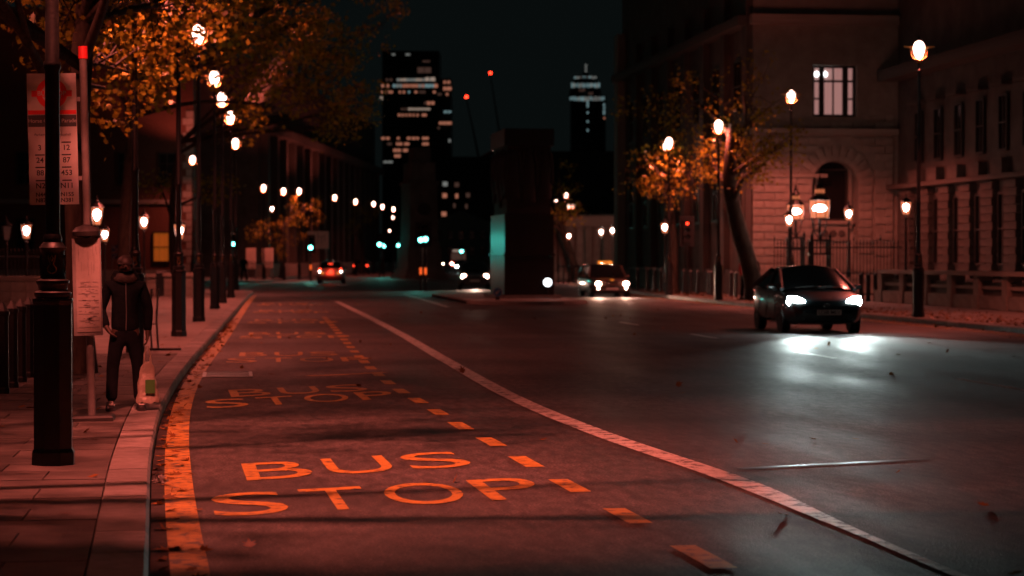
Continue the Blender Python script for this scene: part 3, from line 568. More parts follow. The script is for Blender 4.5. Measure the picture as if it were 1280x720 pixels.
MB().prism([(0, 0), (wd4, 0), (wd4/2, 2.2)], -0.4, 0.0, Matrix.Translation((0, 0, at(0, 277, D4).z)) @ Matrix.Rotation(R(90), 4, 'X')).build('pediment', 'stone', t4)
for i in range(5):
    for z_ in (3.0, 6.2): sash_window(t4, (1.4 + i*2.2, -0.03, z_), 1.0, 1.7, (1, 0, 0))
# --- grey classical front on the far right, lit pale
b5 = thing('columned_front', 'pale columned front lit grey behind the far right trees', 'building', foot(690, 158), -yaw)
b5.scale = (1, 1, 0.74); MB().box((4.0, 6, 3.3), (8.0, 10, 6.6)).build('wall', 'stone', b5)
for i in range(6): MB().lathe([(0.42, 0), (0.36, 0.3), (0.33, 3.6), (0.30, 4.2), (0.46, 4.5)], 10, ).build('column', 'stone', b5, loc=(0.8 + i*1.25, 0.3, 0.9))
block('entablature', 'stone', b5, (4.0, 0.3, 5.9), (8.2, 1.2, 1.0)); block('steps', 'stone', b5, (4.0, -0.1, 0.45), (8.2, 1.8, 0.9))
b6 = thing('dark_terrace', 'dark terrace closing the road behind the memorial', 'building', foot(628, 330), -yaw); MB().box((16, 8, 9), (32, 14, 18)).build('wall', 'render_dark', b6)
for i in range(8):
    for z_ in (4, 8): sash_window(b6, (2+i*3.6, 0.96, z_), 1.4, 2.2, (1, 0, 0))
# ================================================================ street lamps
def make_street_lamp(hg):
    """black column with octagonal plinth, moulded drum and pear-shaped globe; hg = height of the globe's centre"""
    t = thing('street_lamp', 'x', 'street lamp')
    MB().lathe([(0.168, 0), (0.168, 0.10), (0.152, 0.13), (0.152, 1.22), (0.160, 1.25), (0.16, 1.27)], 8, rot=pi/8).build('plinth', 'black_iron', t)
    MB().lathe([(0.125, 1.27), (0.140, 1.29), (0.140, 1.315), (0.108, 1.335), (0.112, 1.37), (0.125, 1.385), (0.125, 1.405), (0.098, 1.42), (0.092, 1.44), (0.088, 1.62), (0.096, 1.64), (0.104, 1.655), (0.09, 1.675), (0.068, 1.70), (0.072, 1.73), (0.06, 1.76)], 20).build('moulded_drum', 'black_iron', t, 40)
    for a in range(4):                                     # raised monogram on the drum
        g = MB(); r_ = 0.094
        def q(u, z, r=r_): return (r*cos(u), r*sin(u), z)
        a0 = a*pi/2 - pi/2
        for s_ in (-1, 1): g.tube([q(a0+s_*0.05, 1.46), q(a0+s_*0.33, 1.475), q(a0+s_*0.36, 1.50), q(a0+s_*0.12, 1.53), q(a0+s_*0.25, 1.57), q(a0+s_*0.30, 1.60)], 0.005, 5)
        g.tube([q(a0, 1.55), q(a0+0.12, 1.575), q(a0, 1.60), q(a0-0.12, 1.575), q(a0, 1.55)], 0.004, 5)
        g.build('monogram', 'gilt' if a == 0 else 'black_iron', t)
    MB().lathe([(0.056, 1.76), (0.055, 3.0), (0.066, 3.02), (0.066, 3.06), (0.053, 3.08), (0.042, hg-0.62), (0.058, hg-0.60), (0.058, hg-0.56), (0.036, hg-0.54), (0.034, hg-0.36)], 14).build('column', 'black_iron', t, 40)
    MB().lathe([(0.035, hg-0.36), (0.075, hg-0.33), (0.05, hg-0.30), (0.085, hg-0.26), (0.05, hg-0.235)], 14).build('collar', 'gilt', t, 40)
    mb = MB()
    for s_ in (-1, 1): mb.tube([(s_*0.19, 0, hg+0.06), (s_*0.42, 0, hg+0.075)], 0.022, 6); mb.tube([(s_*0.05, 0, hg-0.30), (s_*0.2, 0, hg-0.18), (s_*0.23, 0, hg+0.04)], 0.008, 5)
    mb.build('ladder_arms', 'gilt', t)
    MB().lathe([(0.06, hg-0.235), (0.10, hg-0.17), (0.135, hg-0.05), (0.15, hg+0.05), (0.13, hg+0.13), (0.08, hg+0.20), (0.02, hg+0.225)], 18).build('globe', 'globe_glass', t, 60)
    MB().lathe([(0.075, hg+0.222), (0.055, hg+0.25), (0.022, hg+0.275), (0.03, hg+0.31), (0.008, hg+0.38)], 12).build('finial', 'black_iron', t, 50)
    return t
LAMPS = {h: (make_street_lamp(h), []) for h in (7.1, 6.45, 7.85)}
LIGHTS = []
def add_lamp(px, D, hg, label, group, z=0.12, watts=LAMP_W, rz=0.0, exact=None):
    p = foot(px, D, z) if exact is None else exact
    pr, us = LAMPS[hg]; t = place(pr, us, p, rz, label, group)
    if watts: LIGHTS.append((t, hg, watts))
    return t
gl, grr = 'street lamps along the left kerb', 'street lamps along the right kerb'
def dbase(y): return F*CH/(y-HZ)
add_lamp(66, dbase(601), 7.1, 'nearest black lamp post with monogrammed drum, in front of the bus stop flag', gl, watts=LAMP_W*4.2)
add_lamp(0, 0, 7.1, 'tall lamp on the left frontage just outside the picture, lighting the bus stop pavement', gl, watts=LAMP_W*0.40, exact=Vector((-6.6, 26.0, 0.12)))
add_lamp(169, 36.0, 7.1, 'black lamp post rising directly behind the standing person', gl, watts=LAMP_W*1.0)
for px, by, lab in ((223.5, 428, 'black lamp post with its thick plinth in the open, first beyond the standing person'), (248.5, 408, 'second lamp post beyond the standing person, globe tangled in the leaves'), (268.5, 391, 'third lamp post beyond the standing person, globe clear below the leaves'), (278, 383, 'fourth lamp post beyond the standing person'), (288.5, 376, 'fifth lamp post beyond the standing person'), (294.5, 366, 'farthest lamp post of the left kerb row, by the street corner')):
    add_lamp(px, dbase(by), 7.1, lab, gl)
add_lamp(241, 122, 7.1, 'lamp with a lone globe left of the kerb row, beyond the side street corner', gl, watts=LAMP_W*0.3)
add_lamp(1148, dbase(402), 7.1, 'nearest tall lamp post on the right pavement, by the stone balustrade', grr, watts=LAMP_W*0.9)
add_lamp(988.5, 84.0, 7.85, 'tall lamp post rising behind the dark car, before the stone building', grr, watts=LAMP_W*0.75)
add_lamp(898, dbase(380)+1, 6.45, 'lamp post with a pale lit plinth left of the leaning tree', grr, watts=LAMP_W*0.45)
add_lamp(836, dbase(372), 6.45, 'lamp post among orange leaves right of the taxi', grr, watts=LAMP_W*0.5)
add_lamp(870, 112, 7.1, 'lamp half hidden by orange leaves between two nearer right-hand lamps', grr, watts=LAMP_W*0.06)
gf = 'far lamps round the bend'
far = [(446, 297, 560), (457, 293.5, 520), (464.5, 295.5, 520), (589, 307.5, 900), (398, 296, 520), (426, 296.5, 560), (568, 299, 620), (329.5, 235, 155), (354.5, 239, 165), (374, 239, 170), (418.5, 247, 190), (444.5, 252, 205), (467, 255, 219), (478, 258.5, 228), (492, 261.5, 240), (491.5, 272, 290), (434, 295, 520), (443, 291.5, 480), (468, 290, 480), (487, 288.5, 420), (564.5, 290.5, 460), (587.5, 291, 470), (707.5, 244, 185), (695.5, 253, 205), (710.5, 258, 230), (716.5, 258, 236), (833, 182.5, 100)]
far.sort(key=lambda q: q[0])
for i, (px, py, D) in enumerate(far):
    p = at(px, py, D); hh = 7.1; p.z -= hh
    side = 'left' if px < 500 else ('middle' if px < 600 else 'right')
    k = sum(1 for q in far[:i] if (q[0] < 500) == (px < 500) and (500 <= q[0] < 600) == (500 <= px < 600))
    add_lamp(px, D, 7.1, f'{ORD[k]} globe lamp from the left in the far {side} row of small bright lamps', gf, watts=(LAMP_W*(0.55 if px < 460 or 690 < px < 720 else 0.10) if D < 260 else 0), exact=p)

# --- square tapered lanterns on posts
def make_lantern(h):
    t = thing('lantern_post', 'x', 'lantern')
    MB().lathe([(0.13, 0), (0.13, 0.25), (0.08, 0.32), (0.055, 0.5), (0.045, h-0.5), (0.07, h-0.47), (0.04, h-0.42), (0.05, h-0.34)], 12).build('post', 'black_iron', t, 40)
    MB().lathe([(0.14, h-0.33), (0.25, h+0.22)], 4, rot=pi/4).build('glass', 'lantern_pane', t)
    MB().lathe([(0.02, h-0.20), (0.08, h-0.14), (0.135, h-0.02), (0.13, h+0.08), (0.06, h+0.15), (0.01, h+0.16)], 12).build('mantle', 'bulb', t, 60)
    mb = MB()
    for i in range(4):
        a = pi/4 + i*pi/2; mb.tube([(0.145*cos(a), 0.145*sin(a), h-0.34), (0.257*cos(a), 0.257*sin(a), h+0.23)], 0.014, 5)
        a2 = a + pi/2; mb.tube([(0.257*cos(a), 0.257*sin(a), h+0.23), (0.257*cos(a2), 0.257*sin(a2), h+0.23)], 0.016, 5)
    mb.build('frame', 'black_iron', t)
    MB().lathe([(0.27, h+0.235), (0.15, h+0.36), (0.09, h+0.38), (0.09, h+0.43), (0.03, h+0.48), (0.04, h+0.53), (0.006, h+0.64)], 12).build('cap', 'black_iron', t)
    return t
lan = make_lantern(3.2); ul = []
def add_lantern(px, py, D, label, group, watts=500, z=None, h=3.2):
    p = at(px, py, D); p.z -= 3.2*0.74; t = place(lan, ul, p, 0.3, label, group); t.scale = (0.74,)*3
    if watts: LIGHTS.append((t, 3.2, watts))
    return t
gg = 'lanterns at the left frontage'; gd = 'lanterns by the gates'
add_lantern(33, 288, 66, 'lit lantern at the far left edge, left of the near lamp post', gg); add_lantern(121, 268, 52, 'larger lit lantern just above the timetable case', gg, 700); add_lantern(131, 293, 78, 'smaller lit lantern between the timetable case and the person', gg)
add_lantern(180, 277, 74, 'lit lantern right of the second lamp post, above the person', gg, 600); add_lantern(224.5, 288, 62, 'lantern mostly hidden behind the lamp column left of the orange window tree', gg, 300)
add_lantern(1132.5, 259, 74, 'lit lantern on a post at the end of the stone balustrade', gd, 450); add_lantern(1061, 267, 80, 'lit lantern in front of the arched window', gd, 150); add_lantern(986.5, 274.5, 80, 'small lit lantern touching the tall lamp column by the gates', gd, 150)
add_lantern(831, 284, 93, 'lit lantern on the tree trunk side right of the taxi', 'lanterns on the right'); add_lantern(751.5, 290, 140, 'left lantern of the pair above the taxi', 'lanterns on the right', 4200); add_lantern(765.5, 288, 140, 'right lantern of the pair above the taxi', 'lanterns on the right', 4200); add_lantern(711, 295, 150, 'lantern by the orange lit trunk right of the memorial', 'lanterns on the right', 3000)
add_lantern(340, 261, 160, 'lantern cluster light above the white hoarding', 'lanterns on the left'); add_lantern(712.5, 284.5, 165, 'tiny upper lantern right of the memorial', 'lanterns on the right', 0)
un = place(lan, ul, foot(8, 64, 0.1), 0.3, 'unlit lantern at the left picture edge', gg)
for c in un.children:
    if c.name.startswith(('glass', 'mantle')): c.data = c.data.copy(); c.data.materials[0] = MATS['white_enamel']
LIGHTS_LAN = True

# --- gates with two big lanterns
gt = thing('iron_gates', 'tall black iron gates and railings before the stone building', 'gate', (0, 0, 0.12))
gy = 82.0
def gx(px): return at(px, 330, gy/cos(yaw)).x
def gxp(px): p = foot(px, 82.6); return p
g0, g1 = foot(968, 80.5), foot(1128, 78.0); gu = (g1-g0); gl_ = gu.length; gu.normalize(); gn = int(gl_/0.13)
for i in range(gn):
    p = g0 + gu*(i*0.13); h = 2.15 + (0.16 if i % 8 == 0 else 0)
    o = bpy.data.objects.new('bar', UNIT.setdefault('gatebar', MB().lathe([(0.016, 0), (0.016, 2.05), (0.032, 2.09), (0.003, 2.25)], 6).mesh('bar'))); COL.objects.link(o); o.parent = gt; o.location = (p.x, p.y, 0)
    if not o.data.materials: o.data.materials.append(MATS['black_iron'])
    o.scale = (1, 1, h/2.15)
for z_ in (0.25, 1.0, 1.95): c = (g0+g1)/2; MB().box((0, 0, 0), (gl_, 0.05, 0.05)).build('rail', 'black_iron', gt, loc=(c.x, c.y, z_)).rotation_euler = (0, 0, math.atan2(gu.y, gu.x))
def gate_lantern(px, py, D, label, sc):
    top = at(px, py, D); b = foot(px, D, 0.12); H = top.z - b.z; t = thing('gate_pillar_lantern', label, 'lantern', b, -yaw, 'big lanterns on the gate pillars')
    w = 0.62*sc; pw = 0.66*sc; ph = H - 1.15*sc
    mb = MB()
    for sx in (-1, 1):
        for sy in (-1, 1): mb.box((sx*pw/2, sy*pw/2, ph/2), (0.09, 0.09, ph))
    for z_ in (0.1, ph*0.5, ph-0.5*sc, ph): mb.box((0, 0, z_), (pw+0.12, pw+0.12, 0.07))
    mb.build('cage_pillar', 'black_iron', t)
    mb = MB()
    for i in range(5): mb.box((-pw/2 + pw*i/4, -pw/2-0.02, ph-0.25*sc), (0.03, 0.03, 0.5*sc))
    for s_ in (-1, 0, 1): mb.lathe([(0.03, 0), (0.06, 0.06), (0.05, 0.12), (0.01, 0.26*sc)], 8, (s_*pw/2, -pw/2, ph+0.03))
    mb.build('cresting', 'black_iron', t)
    MB().tube([(0, 0, ph), (0, 0, H-0.33*sc)], 0.05, 8).build('stem', 'black_iron', t)
    mb = MB()
    for s_ in (-1, 1): mb.tube([(s_*0.05, 0, ph+0.1), (s_*0.2*sc, 0, ph+0.3*sc), (s_*0.22*sc, 0, ph+0.5*sc), (s_*w*0.45, 0, H-0.36*sc)], 0.02, 6)
    mb.build('bracket', 'black_iron', t)
    MB().lathe([(w*0.52, H-0.33*sc), (w*0.60, H+0.30*sc)], 6).build('glass', 'lantern_pane', t)
    MB().lathe([(0.03, H-0.10*sc), (0.22*sc, H-0.06*sc), (0.26*sc, H+0.03*sc), (0.18*sc, H+0.12*sc), (0.03, H+0.15*sc)], 10).build('bulb_cluster', 'bulb', t, 60)
    mb = MB()
    for i in range(6): a = i*pi/3; b_ = a+pi/3; mb.tube([(w*.53*cos(a), w*.53*sin(a), H-.34*sc), (w*.61*cos(a), w*.61*sin(a), H+.31*sc), (w*.61*cos(b_), w*.61*sin(b_), H+.31*sc)], 0.016, 5); mb.tube([(w*.53*cos(a), w*.53*sin(a), H-.34*sc), (w*.53*cos(b_), w*.53*sin(b_), H-.34*sc)], 0.018, 5)
    mb.build('frame', 'black_iron', t)
    MB().lathe([(w*.66, H+.31*sc), (w*.40, H+.50*sc), (w*.26, H+.54*sc), (w*.24, H+.74*sc), (w*.30, H+.77*sc), (w*.12, H+.92*sc), (w*.14, H+.98*sc), (0.01, H+1.25*sc)], 10).build('crown_cap', 'black_iron', t)
    MB().lathe([(w*.275, H+.57*sc), (w*.275, H+.71*sc)], 10).build('upper_glass', 'lantern_pane', t)
    LIGHTS.append((t, H, 300 if sc == 1.0 else 900)); return t
gate_lantern(1024.5, 261, 79, 'big hexagonal lantern with crown cap on the gate pillar', 1.0); gate_lantern(994.5, 265, 86, 'second big hexagonal lantern partly behind the tall lamp column', 0.9)
for t, h, w in LIGHTS:
    right = t.location.x > 15
    if 'nearest black lamp post' in t['label']:          # its optics throw the light across the bus lane
        spot_light('bulb_light', t, (0, 0, h), (0.7, 1.7, 0), w, SODIUM, 112, 1.0, 0.12); continue
    if h > 5: spot_light('bulb_light', t, (0, 0, h), (0, 0, 0), w, SODIUM, (148 if h > 7.5 else 148) if right else (168 if t.location.x < -6 else 144), 0.35 if (t.location.x < -6 and t.location.y < 40) or h > 7.5 else 1.0, 0.14); spot_light('bulb_glow', t, (0, 0, h), (0, 0, h+5), w*(0.06 if right else 0.60), SODIUM, 140, 0.4, 0.14)
    else: lamp_light('bulb_light', t, (0, 0, h), w*0.06, (1.0, 0.62, 0.5) if 'pair above the taxi' in t['label'] else SODIUM)

# --- bollards
def make_bollard():
    t = thing('bollard', 'x', 'bollard')
    MB().lathe([(0.085, 0), (0.085, 0.06), (0.075, 0.08), (0.072, 0.90), (0.085, 0.92), (0.085, 0.955), (0.07, 0.965)], 8, rot=pi/8).build('post', 'black_iron', t)
    MB().lathe([(0.07, 0.965), (0.055, 0.99), (0.012, 1.06)], 8, rot=pi/8).build('cap', 'grey_paint', t); return t  # cap lighter than the post: lamp light on its top put into the colour
bol = make_bollard(); ub = []
for i in range(17):
    D = 24.6 + i*1.17; place(bol, ub, (foot(9, 25.0).x - 0.05 - i*0.008, 24.6*cos(yaw) + i*1.17, 0.12), 0, f'{ORD[i]} black bollard from the camera in the row along the left pavement', 'left pavement bollards')
for i in range(4): place(bol, ub, foot(197 + i*3.4, 86 + i*1.6, 0.12), 0, f'{ORD[i]} black bollard from the left in the short row between the pale wall blocks', 'bollards between the wall blocks')
for i, px in enumerate((1076, 1085, 1094, 1104, 1113, 1121)): place(bol, ub, foot(px, 78.2 - i*0.15, 0.12), 0, f'{ORD[i]} bollard from the left in the row right of the dark car', 'bollards before the gates')
for i, px in enumerate((797, 809, 818, 826, 846, 855, 863, 872, 885, 889, 914, 920)): place(bol, ub, foot(px, 104 - i*1.6, 0.12), 0, f'{ORD[i]} thin bollard from the left along the right pavement between taxi and leaning tree', 'bollards along the right pavement')
# --- guard rails
def guard_rail(label, pts, z=0.12, h=1.05, name='guard_rail'):
    t = thing(name, label, 'railing', (pts[0].x, pts[0].y, z)); o = pts[0]
    for a, b in zip(pts, pts[1:]):
        mb = MB(); mb.tube([(a.x-o.x, a.y-o.y, h), (b.x-o.x, b.y-o.y, h)], 0.035, 6); mb.build('top_rail', 'grey_paint', t)
        MB().tube([(a.x-o.x, a.y-o.y, 0.25), (b.x-o.x, b.y-o.y, 0.25)], 0.025, 6).build('bottom_rail', 'grey_paint', t)
    for p in pts: MB().lathe([(0.045, 0), (0.045, h), (0.06, h+0.02), (0.02, h+0.1)], 8).build('post', 'grey_paint', t, loc=(p.x-o.x, p.y-o.y, 0))
    return t
guard_rail('pale post and rail barrier behind the taxi on its left', [foot(x, 132 - (x-700)*0.1) for x in (698, 704.5, 711, 717.5, 724, 730.5, 737)])
guard_rail('pale post and rail barrier right of the taxi', [foot(x, 112-(x-785)*0.25) for x in (786, 797, 808, 818, 827)])
def fence(label, p0, p1, h, z=0.12):
    d = p1-p0; L = d.length; d.normalize(); t = thing('railing_fence', label, 'fence', (p0.x, p0.y, z), math.atan2(d.y, d.x)); n = int(L/0.16)
    me = UNIT.setdefault('fencebar', MB().lathe([(0.014, 0), (0.014, 0.93), (0.026, 0.95), (0.002, 1.0)], 5).mesh('bar'))
    if not me.materials: me.materials.append(MATS['black_iron'])
    for i in range(n+1):
        o = bpy.data.objects.new('bar', me); COL.objects.link(o); o.parent = t; o.location = (i*L/n, 0, 0); o.scale = (1, 1, h)
    for q in (0.15, 0.85): MB().box((L/2, 0, q*h), (L, 0.04, 0.04)).build('rail', 'black_iron', t)
fence('black spiked railing by the white hoardings on the far left', foot(299, 149, 0), foot(352, 154, 0), 1.35)
fence('black railing behind the pale wall at the left edge', foot(-10, 70, 0), foot(60, 72, 0), 1.9)

# --- pale wall blocks on the left pavement
def wall_block(label, px0, px1, D, h, n):
    a, b = foot(px0, D), foot(px1, D); L = (b-a).length; t = thing('stone_wall_block', label, 'wall', (a.x, a.y, 0.12), math.atan2((b-a).y, (b-a).x)); hh = (h-0.14)/3
    for j in range(3):
        for i in range(n): block('stone_block', 'stone', t, (L*(i+0.5)/n, 0.2, hh*(j+0.5)), (L/n-0.012, 0.4 + 0.01*(j % 2), hh-0.012))
    MB().chamfer((L/2, 0.2, h-0.07), (L+0.1, 0.5, 0.13), 0.03).build('coping', 'stone', t)
wall_block('long pale stone wall at the left edge behind the bollards', -25, 51, 62, 1.05, 4); wall_block('narrow pale stone block left of the lamp plinth', 183.5, 194, 88, 0.92, 1); wall_block('wider pale stone block behind the lamp plinth', 205, 240, 88, 0.95, 2)

# --- bus stop
bp = G(115, 526, 0.12); bs = thing('bus_stop', 'grey bus stop pole with white route flag, red roundel and timetable case', 'bus stop', bp, 0.0); bs.rotation_euler = (0, R(-1.25), 0)
ppm = F/((bp-CAM).dot(fw))
MB().lathe([(0.038, 0.02), (0.038, 3.52), (0.045, 3.53), (0.045, 3.60), (0.01, 3.62)], 16).build('pole', 'grey_paint', bs, 40)
MB().chamfer((0, 0.03, 0.028), (0.42, 0.40, 0.055), 0.02).build('base_plate', 'black_plastic', bs)
MB().lathe([(0.046, 3.50), (0.046, 3.62)], 14).build('pole_cap', 'sign_red', bs)
Z = lambda y: bp.z*0 + (526 - y)/ppm                       # picture row -> height on the pole
X = lambda x, y: (x - (115 - (526-y)*math.tan(R(1.25))))/ppm
fx0, fx1 = X(38, 170), X(98, 170); fz1, fz0 = Z(92), Z(255); fcx = (fx0+fx1)/2; fwid = fx1-fx0
flag = MB().box((fcx, 0, (fz0+fz1)/2), (fwid, 0.03, fz1-fz0)).build('flag', 'white_enamel', bs)
mb = MB()
for z_ in (fz1-0.25, fz0+0.25): MB().box((fx1 + (-0.03-fx1)/2, 0, z_), (abs(-0.03-fx1)+0.02, 0.026, 0.04)).build('bracket', 'grey_paint', bs)
yf = -0.0165
rz_ = (Z(92)+Z(137))/2 - 0.02
ring = MB(); n_ = 40; ro, ri = fwid*0.315, fwid*0.20
ring.add([(fcx + r_*cos(2*pi*i/n_), yf, rz_ + r_*sin(2*pi*i/n_)) for r_ in (ro, ri) for i in range(n_)], [(i, (i+1) % n_, n_+(i+1) % n_, n_+i) for i in range(n_)]); ring.build('roundel_ring', 'sign_red', flag)
MB().box((fcx, yf-0.001, rz_), (fwid*0.82, 0.002, fwid*0.125)).build('roundel_bar', 'sign_red', flag)
lettering('roundel_lettering', 'BUS STOP', 'white_enamel', flag, (fcx, yf-0.0035, rz_), 0.062, bold=0.0008)
def strip(name, y0, y1, mat, ins=0.004, dy=0.0): return MB().box((fcx, yf+dy, (Z(y0)+Z(y1))/2), (fwid-ins*2, 0.002, Z(y0)-Z(y1)-0.004)).build(name, mat, flag)
strip('red_band', 137.5, 143, 'sign_red'); strip('name_panel', 143.5, 158.5, 'sign_dark')
lettering('stop_name', 'Horse Guards Parade', 'white_enamel', flag, (fcx, yf-0.003, (Z(143.5)+Z(158.5))/2), 0.052)
lettering('direction_text', 'towards\nParliament Sq or Vauxhall', 'ink', flag, (fcx, yf-0.003, (Z(160)+Z(172))/2), 0.033)
rows = [(175, 190, '3', '12'), (190.5, 205.5, '24', '87'), (206, 221.5, '88', '453'), (222, 237.5, 'N2', 'N11'), (238, 253.5, 'N44\nN87', 'N155\nN381')]
for k, (ya, yb, l_, r_) in enumerate(rows):
    for sx, tx in ((-1, l_), (1, r_)):
        tile = MB().box((fcx + sx*fwid*0.25, yf, (Z(ya)+Z(yb))/2), (fwid*0.485, 0.004, Z(ya)-Z(yb)-0.006)).build('route_tile', 'sign_mauve' if k == 3 else 'white_enamel', flag)
        lettering('route_number', tx, 'ink', tile, (fcx + sx*fwid*0.27, yf-0.0035, (Z(ya)+Z(yb))/2 - (0.016 if k < 4 else 0.004)), 0.072 if k < 4 else 0.055, bold=0.0012)
        if k in (1, 2) or (k == 0 and sx > 0): MB().box((fcx + sx*fwid*0.27, yf-0.003, Z(ya)-0.021), (0.09, 0.002, 0.013)).build('night_bar', 'ink', tile)
        if k == 3: MB().box((fcx + sx*fwid*0.27, yf-0.003, Z(ya)-0.024), (0.09, 0.002, 0.012)).build('night_bar', 'ink', tile)
cx0, cx1, cz1, cz0 = X(93, 360), X(128, 360), Z(298), Z(419); ccx = (cx0+cx1)/2
case = MB().box((ccx, -0.07, (cz0+cz1)/2), (cx1-cx0, 0.06, cz1-cz0)).build('timetable_case', 'grey_paint', bs)
MB().box((ccx+0.01, -0.103, (cz0+cz1)/2 - 0.01), (cx1-cx0-0.045, 0.006, cz1-cz0-0.09)).build('timetable_sheet', 'paper', case)
mb = MB(); hw = (cx1-cx0-0.07)/2
for k in range(7): mb.box((ccx+0.01, -0.1075, cz0+0.08+k*0.065), (hw*1.9, 0.002, 0.006))
for k in range(16): mb.box((ccx+0.01+random.uniform(-hw, hw)*0.85, -0.1075, cz0+0.62+random.uniform(0, 0.3)), (0.005, 0.002, random.uniform(0.04, 0.2)), rx=0)
for k in range(60): mb.box((ccx+0.01+random.uniform(-hw, hw)*0.8, -0.1075, cz0+0.1+random.uniform(0, 0.42)), (random.uniform(0.01, 0.05), 0.002, 0.008))
mb.build('timetable_print', 'print_grey', case)
MB().lathe([(0.01, 0), (0.13, 0.02), (0.135, 0.06), (0.10, 0.10), (0.02, 0.13)], 18).build('case_hood', 'black_plastic', case, 40, loc=(ccx, -0.07, cz1+0.005))

# --- temporary sign frame, litter, flag
sp = G(200, 438, 0.12); st = thing('sign_frame', 'thin metal stand with two uprights on a flat foot behind the person', 'stand', sp)
mb = MB()
for dx in (-0.14, -0.03): MB().tube([(dx, 0.05, 0.02), (dx-0.03, 0.03, 0.5), (dx-0.02+0.02, 0.0, 1.05)], 0.018, 7).build('upright', 'grey_paint', st)
MB().box((0.08, 0.0, 0.02), (0.55, 0.10, 0.04)).build('foot', 'black_plastic', st); MB().tube([(-0.15, 0.04, 0.45), (-0.05, 0.04, 0.45)], 0.012, 6).build('brace', 'grey_paint', st)
lp = G(192, 604); lit_ = MB(); pts_ = []
for k in range(26):
    a = random.uniform(0, 2*pi); r_ = random.uniform(0.01, 0.08); c = Vector((r_*cos(a)*0.8, r_*sin(a)*1.6, random.uniform(0.012, 0.05))); q = [c + Vector((random.uniform(-1, 1), random.uniform(-1, 1), random.uniform(-.6, .6)))*0.028 for _ in range(4)]
    lit_.add([(v.x, v.y, max(v.z, 0.008)) for v in q], [(0, 1, 2), (0, 2, 3), (0, 1, 3)])
tag(lit_.build('paper_litter', 'paper', loc=(lp.x+0.05, lp.y, 0)), 'crumpled pale paper litter lying in the gutter', 'litter')
fp = foot(140, 100, 0.12); ft = thing('small_flag', 'small striped flag on a pole behind the person', 'flag', fp)
h_ = at(150, 308, 100).z - 0.12; MB().tube([(0, 0, 0), (0, 0, h_+0.1)], 0.025, 8).build('pole', 'grey_paint', ft)
fl = []; nx = 10
M('flag_blue', (0.03, 0.04, 0.16), rough=0.8); M('flag_white', (0.7, 0.68, 0.64), rough=0.8); M('flag_red', (0.55, 0.03, 0.03), rough=0.8)
def cloth(u, v): return (0.02+u*0.58, 0.05*sin(u*9)*u, h_ - 0.62 + v*0.62 + 0.22*u)
fm = MB(); fm.add([cloth(i/nx, j) for j in (0, 1) for i in range(nx+1)], [(i, i+1, nx+2+i, nx+1+i) for i in range(nx)]); fm.build('cloth', 'flag_blue', ft)
for s_, w_, m_, off in ((1, 0.16, 'flag_white', -0.006), (-1, 0.16, 'flag_white', -0.007), (1, 0.06, 'flag_red', -0.010), (-1, 0.06, 'flag_red', -0.011), (0, 0.2, 'flag_white', -0.014), (0, 0.11, 'flag_red', -0.018)):
    b_ = MB(); vs = []
    for e_ in (-1, 1):
        for i in range(nx+1):
            u_ = i/nx; v_ = (u_ if s_ > 0 else (1-u_ if s_ < 0 else 0.5)) + e_*w_/2; x_, y_, z_ = cloth(u_, min(max(v_, 0), 1)); vs.append((x_, y_+off, z_))
    b_.add(vs, [(i, i+1, nx+2+i, nx+1+i) for i in range(nx)]); b_.build('stripe', m_, ft)

# --- traffic signals
def signal(label, px, py, D, lens='green_signal', watts=0, sides=1, group='traffic signals', r=0.13, reflect=False):
    p = at(px, py, D); b = Vector((p.x, p.y, 0.0)); t = thing('traffic_signal', label, 'traffic light', b, -yaw, group); h = p.z
    MB().tube([(0, 0.14, 0), (0, 0.14, h+0.9)], 0.055, 10).build('pole', 'black_iron', t)
    hd = MB().box((0, 0, h+0.28), (0.34, 0.2, 1.0)).build('head', 'black_plastic', t)
    MB().box((0, 0.05, h+0.28), (0.62, 0.02, 1.3)).build('backing_board', 'black_plastic', t)
    for k in range(3):
        z = h + k*0.3; mt = lens if ((k == 0) == (lens == 'green_signal') and k in (0, 2)) else 'car_glass'
        MB().lathe([(0.02, 0), (r, 0.012), (r*0.7, 0.035), (0.01, 0.045)], 14).build('lens', mt, hd, 60, loc=(0, -0.102, z)).rotation_euler = (R(90), 0, 0)
        mb = MB(); a = [(0.145*cos(pi*i/8), 0.145*sin(pi*i/8)) for i in range(9)]
        mb.add([(x_, -0.1, z+z_) for x_, z_ in a] + [(x_, -0.27, z+z_*0.9) for x_, z_ in a], [(i, i+1, 10+i, 9+i) for i in range(8)]); mb.build('visor', 'black_plastic', hd)
    zl = h if lens == 'green_signal' else h+0.6
    if watts: spot_light('signal_light', t, (0, -0.2, zl), (0, -3, zl-0.1), watts, (0.10, 1.0, 0.80) if lens == 'green_signal' else (1, .05, .02), 120, 0.8, 0.1)
    if reflect: MB().box((0, -0.1, 1.0), (0.12, 0.12, 0.35)).build('pole_reflector', 'reflector_orange', t)  # orange reflector on the pole, its reflected light given as a glow
    return t
signal('green traffic light beside the left kerb lamp row', 291.5, 305, 152, watts=260, r=0.12); signal('green traffic light in front of the pale billboard', 388.5, 309.5, 156, watts=150, r=0.15, reflect=True)
signal('left of the two green lights left of the cenotaph', 474.5, 305.5, 185, watts=200, r=0.16); signal('right of the two green lights left of the cenotaph', 479.5, 307.5, 190, r=0.15); signal('single bright green light just left of the cenotaph', 498.5, 307, 190, watts=250, r=0.16); 
signal('left of the twin teal signals before the cenotaph', 526, 300, 112, watts=50, r=0.12, reflect=True); signal('right of the twin teal signals before the cenotaph', 532, 299, 112, watts=50, r=0.12, reflect=True)
